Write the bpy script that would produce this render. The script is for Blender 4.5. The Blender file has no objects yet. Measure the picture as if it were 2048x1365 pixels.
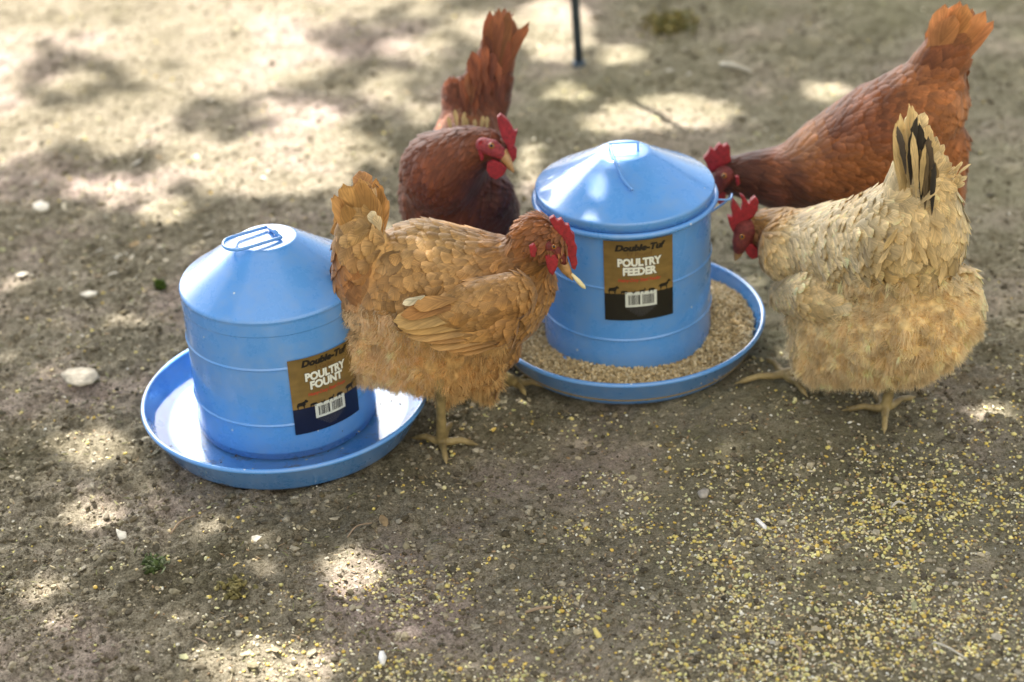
import bpy, bmesh, math, random
import numpy as np
from mathutils import Vector, Matrix

random.seed(7)
rng = np.random.default_rng(11)
S = bpy.context.scene
COL = S.collection

# ------------------------------------------------------------------ camera
FPX = 3982.0                      # 70 mm lens on a 36 mm sensor, in pixels of a 2048 wide picture
PITCH, ROLL, CAM_H = math.radians(30.3), 0.055, 1.51
_r0 = np.array([1.0, 0, 0]); _f = np.array([0, math.cos(PITCH), -math.sin(PITCH)]); _u0 = np.array([0, math.sin(PITCH), math.cos(PITCH)])
CU = _u0*math.cos(ROLL) + _r0*math.sin(ROLL)
CR = _r0*math.cos(ROLL) - _u0*math.sin(ROLL)
CF = _f
CAM = np.array([0, 0, CAM_H])
cd = bpy.data.cameras.new('camera'); cam = bpy.data.objects.new('camera', cd); COL.objects.link(cam)
cam.matrix_world = Matrix(((CR[0], CU[0], -CF[0], 0), (CR[1], CU[1], -CF[1], 0), (CR[2], CU[2], -CF[2], CAM_H), (0, 0, 0, 1)))
cd.sensor_width = 36; cd.lens = 70; cd.clip_end = 500; cd.clip_start = 0.05
cd.dof.use_dof = True; cd.dof.focus_distance = 2.56; cd.dof.aperture_fstop = 2.8
S.camera = cam

# ------------------------------------------------------------------ light
SUN_EL, SUN_AZ = math.radians(60), math.radians(-24)      # azimuth measured from +Y, towards +X
LV = np.array([math.sin(SUN_AZ)*math.cos(SUN_EL), math.cos(SUN_AZ)*math.cos(SUN_EL), math.sin(SUN_EL)])   # towards the sun
sd = bpy.data.lights.new('sun', 'SUN'); sun = bpy.data.objects.new('sun', sd); COL.objects.link(sun)
sd.energy = 5.0; sd.angle = math.radians(0.5); sd.color = (1.0, .945, .93)
sun.rotation_euler = Vector(LV).to_track_quat('Z', 'Y').to_euler()
sun.location = (0, 0, 8)
W = bpy.data.worlds.new('World'); S.world = W; W.use_nodes = True
wn, wl = W.node_tree.nodes, W.node_tree.links
bg = wn['Background']; sky = wn.new('ShaderNodeTexSky'); sky.sky_type = 'NISHITA'; sky.sun_disc = False
sky.sun_elevation = SUN_EL; sky.sun_rotation = SUN_AZ; sky.air_density = 1.0; sky.dust_density = 2.5; sky.ozone_density = 1.0
bg.inputs['Strength'].default_value = 0.075
# bright cloud patch added low at the back left to whiten the water's reflection
tc = wn.new('ShaderNodeTexCoord'); nz = wn.new('ShaderNodeTexNoise'); nz.inputs['Scale'].default_value = 2.3; nz.inputs['Detail'].default_value = 6
mp = wn.new('ShaderNodeMapping'); mp.inputs['Scale'].default_value = (1, 1, 2.2)
rp = wn.new('ShaderNodeValToRGB'); rp.color_ramp.elements[0].position = .3; rp.color_ramp.elements[1].position = .5
mx = wn.new('ShaderNodeMix'); mx.data_type = 'RGBA'; mx.inputs['B'].default_value = (46, 44.5, 43, 1)
wl.new(tc.outputs['Generated'], mp.inputs[0]); wl.new(mp.outputs[0], nz.inputs['Vector']); wl.new(nz.outputs[0], rp.inputs[0])
dt = wn.new('ShaderNodeVectorMath'); dt.operation = 'DOT_PRODUCT'; dt.inputs[1].default_value = (math.sin(math.radians(-20))*.89, math.cos(math.radians(-20))*.89, .45)
dr = wn.new('ShaderNodeMapRange'); dr.inputs[1].default_value = .88; dr.inputs[2].default_value = .96
mq = wn.new('ShaderNodeMath'); mq.operation = 'MULTIPLY'; wl.new(tc.outputs['Generated'], dt.inputs[0]); wl.new(dt.outputs['Value'], dr.inputs[0]); wl.new(dr.outputs[0], mq.inputs[0]); wl.new(rp.outputs[0], mq.inputs[1])
wl.new(mq.outputs[0], mx.inputs['Factor'])
# a broad, softer glow added behind the camera as fill for the shaded sides
d2_ = wn.new('ShaderNodeVectorMath'); d2_.operation = 'DOT_PRODUCT'; d2_.inputs[1].default_value = (.25, -.80, .54)
r2_ = wn.new('ShaderNodeMapRange'); r2_.inputs[1].default_value = .35; r2_.inputs[2].default_value = .95
m2_ = wn.new('ShaderNodeMix'); m2_.data_type = 'RGBA'; m2_.inputs['B'].default_value = (6.6, 6.1, 5.3, 1)
wl.new(tc.outputs['Generated'], d2_.inputs[0]); wl.new(d2_.outputs['Value'], r2_.inputs[0]); wl.new(r2_.outputs[0], m2_.inputs['Factor']); wl.new(sky.outputs[0], m2_.inputs['A']); wl.new(m2_.outputs['Result'], mx.inputs['A']); wl.new(mx.outputs['Result'], bg.inputs['Color'])
S.view_settings.view_transform = 'Standard'; S.view_settings.look = 'None'; S.view_settings.gamma = 1
S.view_settings.exposure = 1.85
S.render.engine = 'CYCLES'

# ------------------------------------------------------------------ geometry helpers
def ray(px, py): return CF + (px-1024)/FPX*CR - (py-682.5)/FPX*CU
def G(px, py, z=0.0):
    d = ray(px, py); t = (z-CAM_H)/d[2]; return CAM + t*d
def WY(px, py, Y):
    d = ray(px, py); t = Y/d[1]; return CAM + t*d
def proj(P):
    q = np.asarray(P) - CAM; z = q@CF
    return 1024 + (q@CR)/z*FPX, 682.5 - (q@CU)/z*FPX

def hash2(ix, iy, seed):
    n = (ix.astype(np.int64)*374761393 + iy.astype(np.int64)*668265263 + seed*1442695041) & 0xffffffff
    n = ((n ^ (n >> 13))*1274126177) & 0xffffffff
    return ((n ^ (n >> 16)) & 0xffff)/65535.0
def vnoise(x, y, seed=0):
    ix = np.floor(x); iy = np.floor(y); fx = x-ix; fy = y-iy
    fx = fx*fx*(3-2*fx); fy = fy*fy*(3-2*fy)
    a = hash2(ix, iy, seed); b = hash2(ix+1, iy, seed); c = hash2(ix, iy+1, seed); d = hash2(ix+1, iy+1, seed)
    return (a*(1-fx)+b*fx)*(1-fy) + (c*(1-fx)+d*fx)*fy
def fbm(x, y, seed=0, o=4):
    s = 0; a = .5; t = 0
    for i in range(o):
        s = s + a*vnoise(x*2**i+17.3*i, y*2**i-9.1*i, seed+i); t += a; a *= .5
    return s/t

def link(name, me, mat=None, parent=None):
    o = bpy.data.objects.new(name, me); COL.objects.link(o)
    if mat: me.materials.append(mat)
    if parent: o.parent = parent; o.matrix_parent_inverse = parent.matrix_world.inverted()
    return o
def np_mesh(name, V, F, col=None, uv=None, smooth=True):
    """V (n,3), F (m,k) with one k"""
    me = bpy.data.meshes.new(name); V = np.asarray(V, np.float32); F = np.asarray(F, np.int32)
    k = F.shape[1]
    me.vertices.add(len(V)); me.vertices.foreach_set('co', V.ravel())
    me.loops.add(F.size); me.loops.foreach_set('vertex_index', F.ravel())
    me.polygons.add(len(F)); me.polygons.foreach_set('loop_start', np.arange(0, F.size, k, dtype=np.int32))
    try: me.polygons.foreach_set('loop_total', np.full(len(F), k, np.int32))
    except Exception: pass
    me.polygons.foreach_set('use_smooth', np.full(len(F), smooth))
    if col is not None:
        a = me.attributes.new('Col', 'FLOAT_COLOR', 'POINT'); c = np.ones((len(V), 4), np.float32); c[:, :3] = col
        a.data.foreach_set('color', c.ravel())
    if uv is not None:
        a = me.attributes.new('fuv', 'FLOAT_VECTOR', 'POINT'); c = np.zeros((len(V), 3), np.float32); c[:, :uv.shape[1]] = uv
        a.data.foreach_set('vector', c.ravel())
    me.update(); me.validate(); return me
def tag(o, label=None, cat=None, group=None, kind=None):
    if label: o['label'] = label
    if cat: o['category'] = cat
    if group: o['group'] = group
    if kind: o['kind'] = kind
    return o
def empty(name, loc):
    o = bpy.data.objects.new(name, None); COL.objects.link(o); o.location = loc; o.empty_display_size = .05
    bpy.context.view_layer.update(); return o

class Geo:
    """collects pieces with mixed faces"""
    def __init__(s): s.v = []; s.f = []
    def add(s, V, F):
        o = len(s.v); s.v += [tuple(p) for p in V]; s.f += [tuple(i+o for i in f) for f in F]
    def sphere(s, c, r, seg=14, ring=9):
        r = np.ones(3)*r
        V = [c + r*np.array([0, 0, 1])]
        for i in range(1, ring):
            th = math.pi*i/ring
            for j in range(seg):
                ph = 2*math.pi*j/seg; V.append(c + r*np.array([math.sin(th)*math.cos(ph), math.sin(th)*math.sin(ph), math.cos(th)]))
        V.append(c - r*np.array([0, 0, 1])); F = []
        for j in range(seg):
            F.append((0, 1+j, 1+(j+1) % seg))
            for i in range(ring-2):
                a = 1+i*seg; F.append((a+j, a+seg+j, a+seg+(j+1) % seg, a+(j+1) % seg))
            a = 1+(ring-2)*seg; F.append((a+j, len(V)-1, a+(j+1) % seg))
        s.add(V, F)
    def chain(s, pts):
        """pts: [(P, r)] tapered run of balls"""
        for (p, r), (q, t) in zip(pts[:-1], pts[1:]):
            p = np.array(p); q = np.array(q); n = max(2, int(np.linalg.norm(q-p)/(0.3*min(r, t)))+1)
            for i in range(n+1):
                k = i/n; s.sphere(p+(q-p)*k, r+(t-r)*k)
    def tube(s, pts, rad, seg=10, cap=True):
        pts = [np.array(p, float) for p in pts]; n = len(pts)
        if not hasattr(rad, '__len__'): rad = [rad]*n
        V = []; prev = None
        for i, p in enumerate(pts):
            t = pts[min(i+1, n-1)]-pts[max(i-1, 0)]; t = t/np.linalg.norm(t)
            if prev is None:
                a = np.array([0, 0, 1.0]) if abs(t[2]) < .9 else np.array([1.0, 0, 0]); prev = np.cross(t, a)
            b = prev - t*(prev@t); b /= np.linalg.norm(b); prev = b; c = np.cross(t, b)
            for j in range(seg):
                ph = 2*math.pi*j/seg; V.append(p + rad[i]*(b*math.cos(ph)+c*math.sin(ph)))
        F = [(i*seg+j, i*seg+(j+1) % seg, (i+1)*seg+(j+1) % seg, (i+1)*seg+j) for i in range(n-1) for j in range(seg)]
        if cap: F += [tuple(range(seg))[::-1], tuple((n-1)*seg+j for j in range(seg))]
        s.add(V, F)
    def mesh(s, name, smooth=True):
        me = bpy.data.meshes.new(name); me.from_pydata(s.v, [], s.f)
        bm = bmesh.new(); bm.from_mesh(me); bmesh.ops.recalc_face_normals(bm, faces=bm.faces); bm.to_mesh(me); bm.free()
        me.polygons.foreach_set('use_smooth', [smooth]*len(me.polygons)); me.update(); return me
def remeshed(name, geo, voxel, smooth_it=6, fac=.5):
    me = geo.mesh(name+'_raw'); o = bpy.data.objects.new('tmp', me); COL.objects.link(o)
    m = o.modifiers.new('r', 'REMESH'); m.mode = 'VOXEL'; m.voxel_size = voxel; m.use_smooth_shade = True
    if smooth_it:
        m = o.modifiers.new('s', 'SMOOTH'); m.factor = fac; m.iterations = smooth_it
    dg = bpy.context.evaluated_depsgraph_get(); dg.update()
    out = bpy.data.meshes.new_from_object(o.evaluated_get(dg)); out.name = name
    bpy.data.objects.remove(o); bpy.data.meshes.remove(me)
    return out
def curve_pts(P, n=20):
    """Catmull-Rom through P"""
    P = [np.array(p, float) for p in P]; Q = [2*P[0]-P[1]] + P + [2*P[-1]-P[-2]]; out = []
    m = len(P)-1
    for i in range(n+1):
        x = i/n*m; k = min(int(x), m-1); t = x-k; a, b, c, d = Q[k:k+4]
        out.append(.5*((2*b)+(-a+c)*t+(2*a-5*b+4*c-d)*t*t+(-a+3*b-3*c+d)*t**3))
    return out

# ------------------------------------------------------------------ materials
def new_mat(name):
    m = bpy.data.materials.new(name); m.use_nodes = True; nt = m.node_tree
    return m, nt.nodes, nt.links, nt.nodes['Principled BSDF']
def N(n, t, **k):
    x = n.new('ShaderNode'+t)
    for a, b in k.items():
        if a.startswith('i_'): x.inputs[a[2:]].default_value = b
        else: setattr(x, a, b)
    return x
def simple(name, col, rough=.5, var=.15, scale=60, bump=0, spec=.5, metallic=0, coat=0, bscale=None):
    m, n, l, b = new_mat(name)
    tc = N(n, 'TexCoord'); t = N(n, 'TexNoise', i_Scale=scale, i_Detail=5.0); l.new(tc.outputs['Object'], t.inputs['Vector'])
    r = N(n, 'ValToRGB'); r.color_ramp.elements[0].position = .3; r.color_ramp.elements[1].position = .7
    r.color_ramp.elements[0].color = (*[c*(1-var) for c in col], 1); r.color_ramp.elements[1].color = (*[min(1, c*(1+var)) for c in col], 1)
    l.new(t.outputs[0], r.inputs[0]); l.new(r.outputs[0], b.inputs['Base Color'])
    b.inputs['Roughness'].default_value = rough; b.inputs['Specular IOR Level'].default_value = spec
    b.inputs['Metallic'].default_value = metallic; b.inputs['Coat Weight'].default_value = coat
    if bump:
        t2 = N(n, 'TexNoise', i_Scale=bscale or scale*2, i_Detail=4.0); l.new(tc.outputs['Object'], t2.inputs['Vector'])
        bp = N(n, 'Bump', i_Strength=bump, i_Distance=.002); l.new(t2.outputs[0], bp.inputs['Height']); l.new(bp.outputs[0], b.inputs['Normal'])
    return m

def mat_feather(name, fine=1.0, trans=.25):
    m, n, l, b = new_mat(name)
    at = N(n, 'Attribute', attribute_name='Col'); uv = N(n, 'Attribute', attribute_name='fuv')
    sx = N(n, 'SeparateXYZ'); l.new(uv.outputs['Vector'], sx.inputs[0])
    ab = N(n, 'Math', operation='ABSOLUTE'); l.new(sx.outputs[0], ab.inputs[0])
    # barbs: oblique lines across the vane
    k = N(n, 'Math', operation='MULTIPLY_ADD'); l.new(ab.outputs[0], k.inputs[0]); k.inputs[1].default_value = -.45; l.new(sx.outputs[1], k.inputs[2])
    cb = N(n, 'CombineXYZ'); l.new(k.outputs[0], cb.inputs[0]); l.new(sx.outputs[2], cb.inputs[1])
    t = N(n, 'TexNoise', noise_dimensions='3D', i_Scale=11.0*fine, i_Detail=3.0, i_Roughness=.7); l.new(cb.outputs[0], t.inputs['Vector'])
    mr = N(n, 'MapRange'); l.new(t.outputs[0], mr.inputs[0]); mr.inputs[1].default_value = .3; mr.inputs[2].default_value = .7; mr.inputs[3].default_value = .62; mr.inputs[4].default_value = 1.25
    tc = N(n, 'TexCoord'); t2 = N(n, 'TexNoise', i_Scale=45.0, i_Detail=3.0); l.new(tc.outputs['Object'], t2.inputs['Vector'])
    mr2 = N(n, 'MapRange'); l.new(t2.outputs[0], mr2.inputs[0]); mr2.inputs[1].default_value = .3; mr2.inputs[2].default_value = .7; mr2.inputs[3].default_value = .8; mr2.inputs[4].default_value = 1.15
    mu = N(n, 'Math', operation='MULTIPLY'); l.new(mr.outputs[0], mu.inputs[0]); l.new(mr2.outputs[0], mu.inputs[1])
    vm = N(n, 'VectorMath', operation='SCALE'); l.new(at.outputs['Color'], vm.inputs[0]); l.new(mu.outputs[0], vm.inputs['Scale'])
    l.new(vm.outputs[0], b.inputs['Base Color'])
    b.inputs['Roughness'].default_value = .55; b.inputs['Specular IOR Level'].default_value = .35
    b.inputs['Sheen Weight'].default_value = .25; b.inputs['Sheen Roughness'].default_value = .4
    bp = N(n, 'Bump', i_Strength=.5, i_Distance=.0006); l.new(t.outputs[0], bp.inputs['Height']); l.new(bp.outputs[0], b.inputs['Normal'])
    tr = N(n, 'BsdfTranslucent'); l.new(vm.outputs[0], tr.inputs['Color'])
    ms = N(n, 'MixShader', i_Fac=trans); l.new(b.outputs[0], ms.inputs[1]); l.new(tr.outputs[0], ms.inputs[2])
    l.new(ms.outputs[0], n['Material Output'].inputs['Surface'])
    return m
def mat_attr(name, rough=.8, bump=.4, bscale=600, var=.25, scale=300, spec=.3, trans=0):
    m, n, l, b = new_mat(name)
    at = N(n, 'Attribute', attribute_name='Col'); tc = N(n, 'TexCoord'); t = N(n, 'TexNoise', i_Scale=float(scale), i_Detail=4.0); l.new(tc.outputs['Object'], t.inputs['Vector'])
    mr = N(n, 'MapRange'); l.new(t.outputs[0], mr.inputs[0]); mr.inputs[1].default_value = .3; mr.inputs[2].default_value = .7; mr.inputs[3].default_value = 1-var; mr.inputs[4].default_value = 1+var
    vm = N(n, 'VectorMath', operation='SCALE'); l.new(at.outputs['Color'], vm.inputs[0]); l.new(mr.outputs[0], vm.inputs['Scale'])
    l.new(vm.outputs[0], b.inputs['Base Color']); b.inputs['Roughness'].default_value = rough; b.inputs['Specular IOR Level'].default_value = spec
    if bump:
        t2 = N(n, 'TexNoise', i_Scale=float(bscale), i_Detail=3.0); l.new(tc.outputs['Object'], t2.inputs['Vector'])
        bp = N(n, 'Bump', i_Strength=bump, i_Distance=.001); l.new(t2.outputs[0], bp.inputs['Height']); l.new(bp.outputs[0], b.inputs['Normal'])
    if trans:
        tr = N(n, 'BsdfTranslucent'); l.new(vm.outputs[0], tr.inputs['Color'])
        ms = N(n, 'MixShader', i_Fac=trans); l.new(b.outputs[0], ms.inputs[1]); l.new(tr.outputs[0], ms.inputs[2])
        l.new(ms.outputs[0], n['Material Output'].inputs['Surface'])
    return m
def mat_paint(name, col=(.09, .30, .69)):
    """blue enamel on sheet metal: glossy coat, dust, specks, scratches"""
    m, n, l, b = new_mat(name); tc = N(n, 'TexCoord')
    t = N(n, 'TexNoise', i_Scale=9.0, i_Detail=6.0); l.new(tc.outputs['Object'], t.inputs['Vector'])
    r = N(n, 'ValToRGB'); r.color_ramp.elements[0].position = .35; r.color_ramp.elements[1].position = .75
    r.color_ramp.elements[0].color = (*col, 1); r.color_ramp.elements[1].color = (col[0]*1.18, col[1]*1.1, col[2]*1.04, 1)
    l.new(t.outputs[0], r.inputs[0])
    # dusty film
    d = N(n, 'TexNoise', i_Scale=24.0, i_Detail=8.0, i_Roughness=.7); l.new(tc.outputs['Object'], d.inputs['Vector'])
    dm = N(n, 'MapRange'); l.new(d.outputs[0], dm.inputs[0]); dm.inputs[1].default_value = .46; dm.inputs[2].default_value = .74; dm.inputs[3].default_value = 0; dm.inputs[4].default_value = .22
    mx = N(n, 'Mix', data_type='RGBA'); l.new(dm.outputs[0], mx.inputs['Factor']); l.new(r.outputs[0], mx.inputs['A']); mx.inputs['B'].default_value = (.40, .42, .40, 1)
    # pale splash specks and dark dirt specks
    v = N(n, 'TexVoronoi', i_Scale=42.0); l.new(tc.outputs['Object'], v.inputs['Vector'])
    lt = N(n, 'Math', operation='LESS_THAN'); l.new(v.outputs['Distance'], lt.inputs[0]); lt.inputs[1].default_value = .065
    cg = N(n, 'SeparateColor'); l.new(v.outputs['Color'], cg.inputs[0])
    g1 = N(n, 'Math', operation='GREATER_THAN'); l.new(cg.outputs[0], g1.inputs[0]); g1.inputs[1].default_value = .72
    g2 = N(n, 'Math', operation='LESS_THAN'); l.new(cg.outputs[0], g2.inputs[0]); g2.inputs[1].default_value = .1
    s1 = N(n, 'Math', operation='MULTIPLY'); l.new(lt.outputs[0], s1.inputs[0]); l.new(g1.outputs[0], s1.inputs[1])
    s2 = N(n, 'Math', operation='MULTIPLY'); l.new(lt.outputs[0], s2.inputs[0]); l.new(g2.outputs[0], s2.inputs[1])
    m1 = N(n, 'Mix', data_type='RGBA'); l.new(s1.outputs[0], m1.inputs['Factor']); l.new(mx.outputs['Result'], m1.inputs['A']); m1.inputs['B'].default_value = (.6, .66, .7, 1)
    m2 = N(n, 'Mix', data_type='RGBA'); l.new(s2.outputs[0], m2.inputs['Factor']); l.new(m1.outputs['Result'], m2.inputs['A']); m2.inputs['B'].default_value = (.03, .03, .02, 1)
    sz_ = N(n, 'SeparateXYZ'); l.new(tc.outputs['Object'], sz_.inputs[0])
    zf = N(n, 'MapRange'); l.new(sz_.outputs[2], zf.inputs[0]); zf.inputs[1].default_value = .055; zf.inputs[2].default_value = .0; zf.inputs[3].default_value = -.2; zf.inputs[4].default_value = .10
    d9 = N(n, 'TexNoise', i_Scale=38.0, i_Detail=7.0, i_Roughness=.75); l.new(tc.outputs['Object'], d9.inputs['Vector'])
    ad = N(n, 'Math', operation='ADD'); l.new(d9.outputs[0], ad.inputs[0]); l.new(zf.outputs[0], ad.inputs[1])
    mf = N(n, 'MapRange'); l.new(ad.outputs[0], mf.inputs[0]); mf.inputs[1].default_value = .60; mf.inputs[2].default_value = .70; mf.inputs[3].default_value = 0; mf.inputs[4].default_value = .75
    m3 = N(n, 'Mix', data_type='RGBA'); l.new(mf.outputs[0], m3.inputs['Factor']); l.new(m2.outputs['Result'], m3.inputs['A']); m3.inputs['B'].default_value = (.16, .14, .10, 1)
    l.new(m3.outputs['Result'], b.inputs['Base Color'])
    rr = N(n, 'MapRange'); l.new(d.outputs[0], rr.inputs[0]); rr.inputs[1].default_value = .3; rr.inputs[2].default_value = .8; rr.inputs[3].default_value = .2; rr.inputs[4].default_value = .45
    l.new(rr.outputs[0], b.inputs['Roughness'])
    b.inputs['IOR'].default_value = 1.6; b.inputs['Coat Weight'].default_value = .7; b.inputs['Coat Roughness'].default_value = .05
    # slight unevenness of the pressed sheet
    w = N(n, 'TexNoise', i_Scale=14.0, i_Detail=2.0); l.new(tc.outputs['Object'], w.inputs['Vector'])
    bp = N(n, 'Bump', i_Strength=.12, i_Distance=.003); l.new(w.outputs[0], bp.inputs['Height'])
    l.new(bp.outputs[0], b.inputs['Normal']); l.new(bp.outputs[0], b.inputs['Coat Normal'])
    return m
M = dict(
    feather=mat_feather('feather'), fluff=mat_attr('fluff', .9, 0, trans=.4, scale=80, var=.1), paint=mat_paint('blue_enamel'),
    comb=simple('comb_skin', (.29, .013, .018), .45, .35, 220, .7, .5, bscale=900), beak=simple('beak_horn', (.42, .24, .09), .4, .25, 120, .2),
    eye=simple('eye_amber', (.30, .12, .02), .15, .2, 200), pupil=simple('pupil_black', (.005, .005, .005), .05, 0),
    leg=None, grain=mat_attr('grain', .6, .3, 900, .2, 400, .4), soil=mat_attr('soil_crumb', .95, .8, 500, .3, 200, .15),
    leafm=mat_attr('leaf', .6, 0, 100, .2, 60, .3, trans=.45), bark=simple('bark', (.12, .085, .06), .95, .4, 20, 1, bscale=30),
    post=simple('post_steel', (.06, .085, .11), .4, .3, 60, .3, metallic=.5),
    label=mat_attr('label_print', .35, 0, 100, .06, 150, .5), chip=mat_attr('litter', .85, .5, 400, .25, 150, .2),
    pelletbed=simple('pellet_bed', (.2, .15, .07), .95, .5, 300, 1, bscale=250),
)
def mat_leg():
    m, n, l, b = new_mat('leg_scales'); tc = N(n, 'TexCoord'); v = N(n, 'TexVoronoi', i_Scale=420.0); l.new(tc.outputs['Object'], v.inputs['Vector'])
    t = N(n, 'TexNoise', i_Scale=40.0, i_Detail=5.0); l.new(tc.outputs['Object'], t.inputs['Vector'])
    r = N(n, 'ValToRGB'); r.color_ramp.elements[0].position = .3; r.color_ramp.elements[1].position = .7
    r.color_ramp.elements[0].color = (.13, .095, .035, 1); r.color_ramp.elements[1].color = (.40, .30, .12, 1); l.new(t.outputs[0], r.inputs[0])
    l.new(r.outputs[0], b.inputs['Base Color']); b.inputs['Roughness'].default_value = .5
    bp = N(n, 'Bump', i_Strength=.8, i_Distance=.001); l.new(v.outputs['Distance'], bp.inputs['Height']); l.new(bp.outputs[0], b.inputs['Normal'])
    return m
M['leg'] = mat_leg()

# ------------------------------------------------------------------ ground
def ground_h(x, y):
    h = (fbm(x*3, y*3, 5, 3)-.5)*.02
    rough = np.clip(.35+1.0*fbm(x*1.7+4, y*1.7, 21, 2)-.15*np.clip(x-.1, -1, 1), .3, 1.1)
    h = h + (fbm(x*28, y*28, 9, 3)-.5)*.019*rough + (np.abs(fbm(x*75, y*75, 3, 3)-.5))*-.019*rough
    return h*np.clip(1.0, 0, 1)
def axis(a, b, step, far, k=1.25):
    c = list(np.arange(a, b+1e-6, step)); s = step
    hi = b
    while hi < far: s *= k; hi += s; c.append(hi)
    s = step; lo = a
    while lo > -far: s *= k; lo -= s; c.insert(0, lo)
    return np.array(c)
gx = axis(-1.35, 1.55, .0055, 150); gy = axis(1.35, 4.9, .0065, 150)
X, Y = np.meshgrid(gx, gy); Z = ground_h(X, Y)
Vg = np.stack([X, Y, Z], -1).reshape(-1, 3); nx, ny = len(gx), len(gy)
ii = np.arange(nx-1)[None] + nx*np.arange(ny-1)[:, None]
Fg = np.stack([ii, ii+1, ii+nx+1, ii+nx], -1).reshape(-1, 4)
gm, n, l, b = new_mat('bare_soil')
tc = N(n, 'TexCoord')
t1 = N(n, 'TexNoise', i_Scale=3.5, i_Detail=8.0, i_Roughness=.6); t2 = N(n, 'TexNoise', i_Scale=110.0, i_Detail=8.0, i_Roughness=.8); t3 = N(n, 'TexNoise', i_Scale=1.1, i_Detail=5.0)
for t in (t1, t2, t3): l.new(tc.outputs['Object'], t.inputs['Vector'])
r1 = N(n, 'ValToRGB'); e = r1.color_ramp.elements; e[0].position = .3; e[0].color = (.15, .136, .085, 1); e[1].position = .72; e[1].color = (.48, .385, .355, 1)
x = e.new(.5); x.color = (.30, .27, .20, 1)
r2 = N(n, 'ValToRGB'); e = r2.color_ramp.elements; e[0].position = .42; e[0].color = (.34, .32, .27, 1); e[1].position = .60; e[1].color = (1.3, 1.27, 1.2, 1)  # fine grit tone, with the shade of small pits painted in dark
l.new(t1.outputs[0], r1.inputs[0])
t5 = N(n, 'TexNoise', i_Scale=420.0, i_Detail=4.0, i_Roughness=.7); l.new(tc.outputs['Object'], t5.inputs['Vector'])
ma = N(n, 'Mix', data_type='FLOAT'); ma.inputs['Factor'].default_value = .4; l.new(t2.outputs[0], ma.inputs['A']); l.new(t5.outputs[0], ma.inputs['B']); l.new(ma.outputs['Result'], r2.inputs[0])
mm = N(n, 'Mix', data_type='RGBA', blend_type='MULTIPLY'); mm.inputs['Factor'].default_value = 1; l.new(r1.outputs[0], mm.inputs['A']); l.new(r2.outputs[0], mm.inputs['B'])
# olive cast of the leaf shade painted into the soil, stronger to the right
gr = N(n, 'ValToRGB'); e = gr.color_ramp.elements; e[0].position = .45; e[0].color = (0, 0, 0, 1); e[1].position = .62; e[1].color = (.28, .28, .28, 1); l.new(t3.outputs[0], gr.inputs[0])
sp = N(n, 'SeparateXYZ'); l.new(tc.outputs['Object'], sp.inputs[0])
k1 = N(n, 'MapRange'); l.new(sp.outputs[0], k1.inputs[0]); k1.inputs[1].default_value = -.25; k1.inputs[2].default_value = .35; k1.inputs[3].default_value = .0; k1.inputs[4].default_value = 1.5
k3 = N(n, 'Math', operation='MULTIPLY_ADD'); l.new(gr.outputs[0], k3.inputs[0]); k3.inputs[1].default_value = 1.0; k3.inputs[2].default_value = .16
k2 = N(n, 'Math', operation='MULTIPLY'); l.new(k3.outputs[0], k2.inputs[0]); l.new(k1.outputs[0], k2.inputs[1]); k2.use_clamp = True
mg = N(n, 'Mix', data_type='RGBA'); l.new(k2.outputs[0], mg.inputs['Factor']); l.new(mm.outputs['Result'], mg.inputs['A']); mg.inputs['B'].default_value = (.25, .235, .13, 1)
l.new(mg.outputs['Result'], b.inputs['Base Color']); b.inputs['Roughness'].default_value = .95; b.inputs['Specular IOR Level'].default_value = .15
t4 = N(n, 'TexNoise', i_Scale=190.0, i_Detail=6.0, i_Roughness=.7); l.new(tc.outputs['Object'], t4.inputs['Vector'])
bp = N(n, 'Bump', i_Strength=1.0, i_Distance=.006); l.new(t4.outputs[0], bp.inputs['Height']); l.new(bp.outputs[0], b.inputs['Normal'])
tag(link('ground', np_mesh('ground', Vg, Fg), gm), kind='structure')

# ------------------------------------------------------------------ scatter helpers
def ico():
    bm = bmesh.new(); bmesh.ops.create_icosphere(bm, subdivisions=1, radius=1); v = np.array([x.co[:] for x in bm.verts]); f = np.array([[q.index for q in x.verts] for x in bm.faces]); bm.free(); return v, f
IV, IF = ico()
def ico2():
    bm = bmesh.new(); bmesh.ops.create_icosphere(bm, subdivisions=2, radius=1); v = np.array([x.co[:] for x in bm.verts]); f = np.array([[q.index for q in x.verts] for x in bm.faces]); bm.free(); return v, f
IV2, IF2 = ico2()
def rand_rot(n, flat=False):
    a = rng.uniform(0, 2*math.pi, n)
    if flat: tx = rng.normal(0, .18, n); ty = rng.normal(0, .18, n)
    else: tx = rng.uniform(0, 6.28, n); ty = rng.uniform(0, 6.28, n)
    ca, sa, cx, sx, cy, sy = np.cos(a), np.sin(a), np.cos(tx), np.sin(tx), np.cos(ty), np.sin(ty)
    o = np.zeros(n); i = o+1
    Rz = np.stack([ca, -sa, o, sa, ca, o, o, o, i], -1).reshape(n, 3, 3); Rx = np.stack([i, o, o, o, cx, -sx, o, sx, cx], -1).reshape(n, 3, 3)
    Ry = np.stack([cy, o, sy, o, i, o, -sy, o, cy], -1).reshape(n, 3, 3); return Ry@Rx@Rz
def lumps(P, size, cols, flat=False, jit=.25, base=None):
    BV, BF = base or (IV, IF); n = len(P); R = rand_rot(n, flat)
    L = BV[None]*(1+rng.normal(0, jit, (n, len(BV), 1)))*size[:, None, :]
    V = np.einsum('nij,nkj->nki', R, L) + P[:, None]
    F = BF[None] + (np.arange(n)*len(BV))[:, None, None]
    C = np.repeat(cols, len(BV), 0)
    return V.reshape(-1, 3), F.reshape(-1, 3), C
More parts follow.
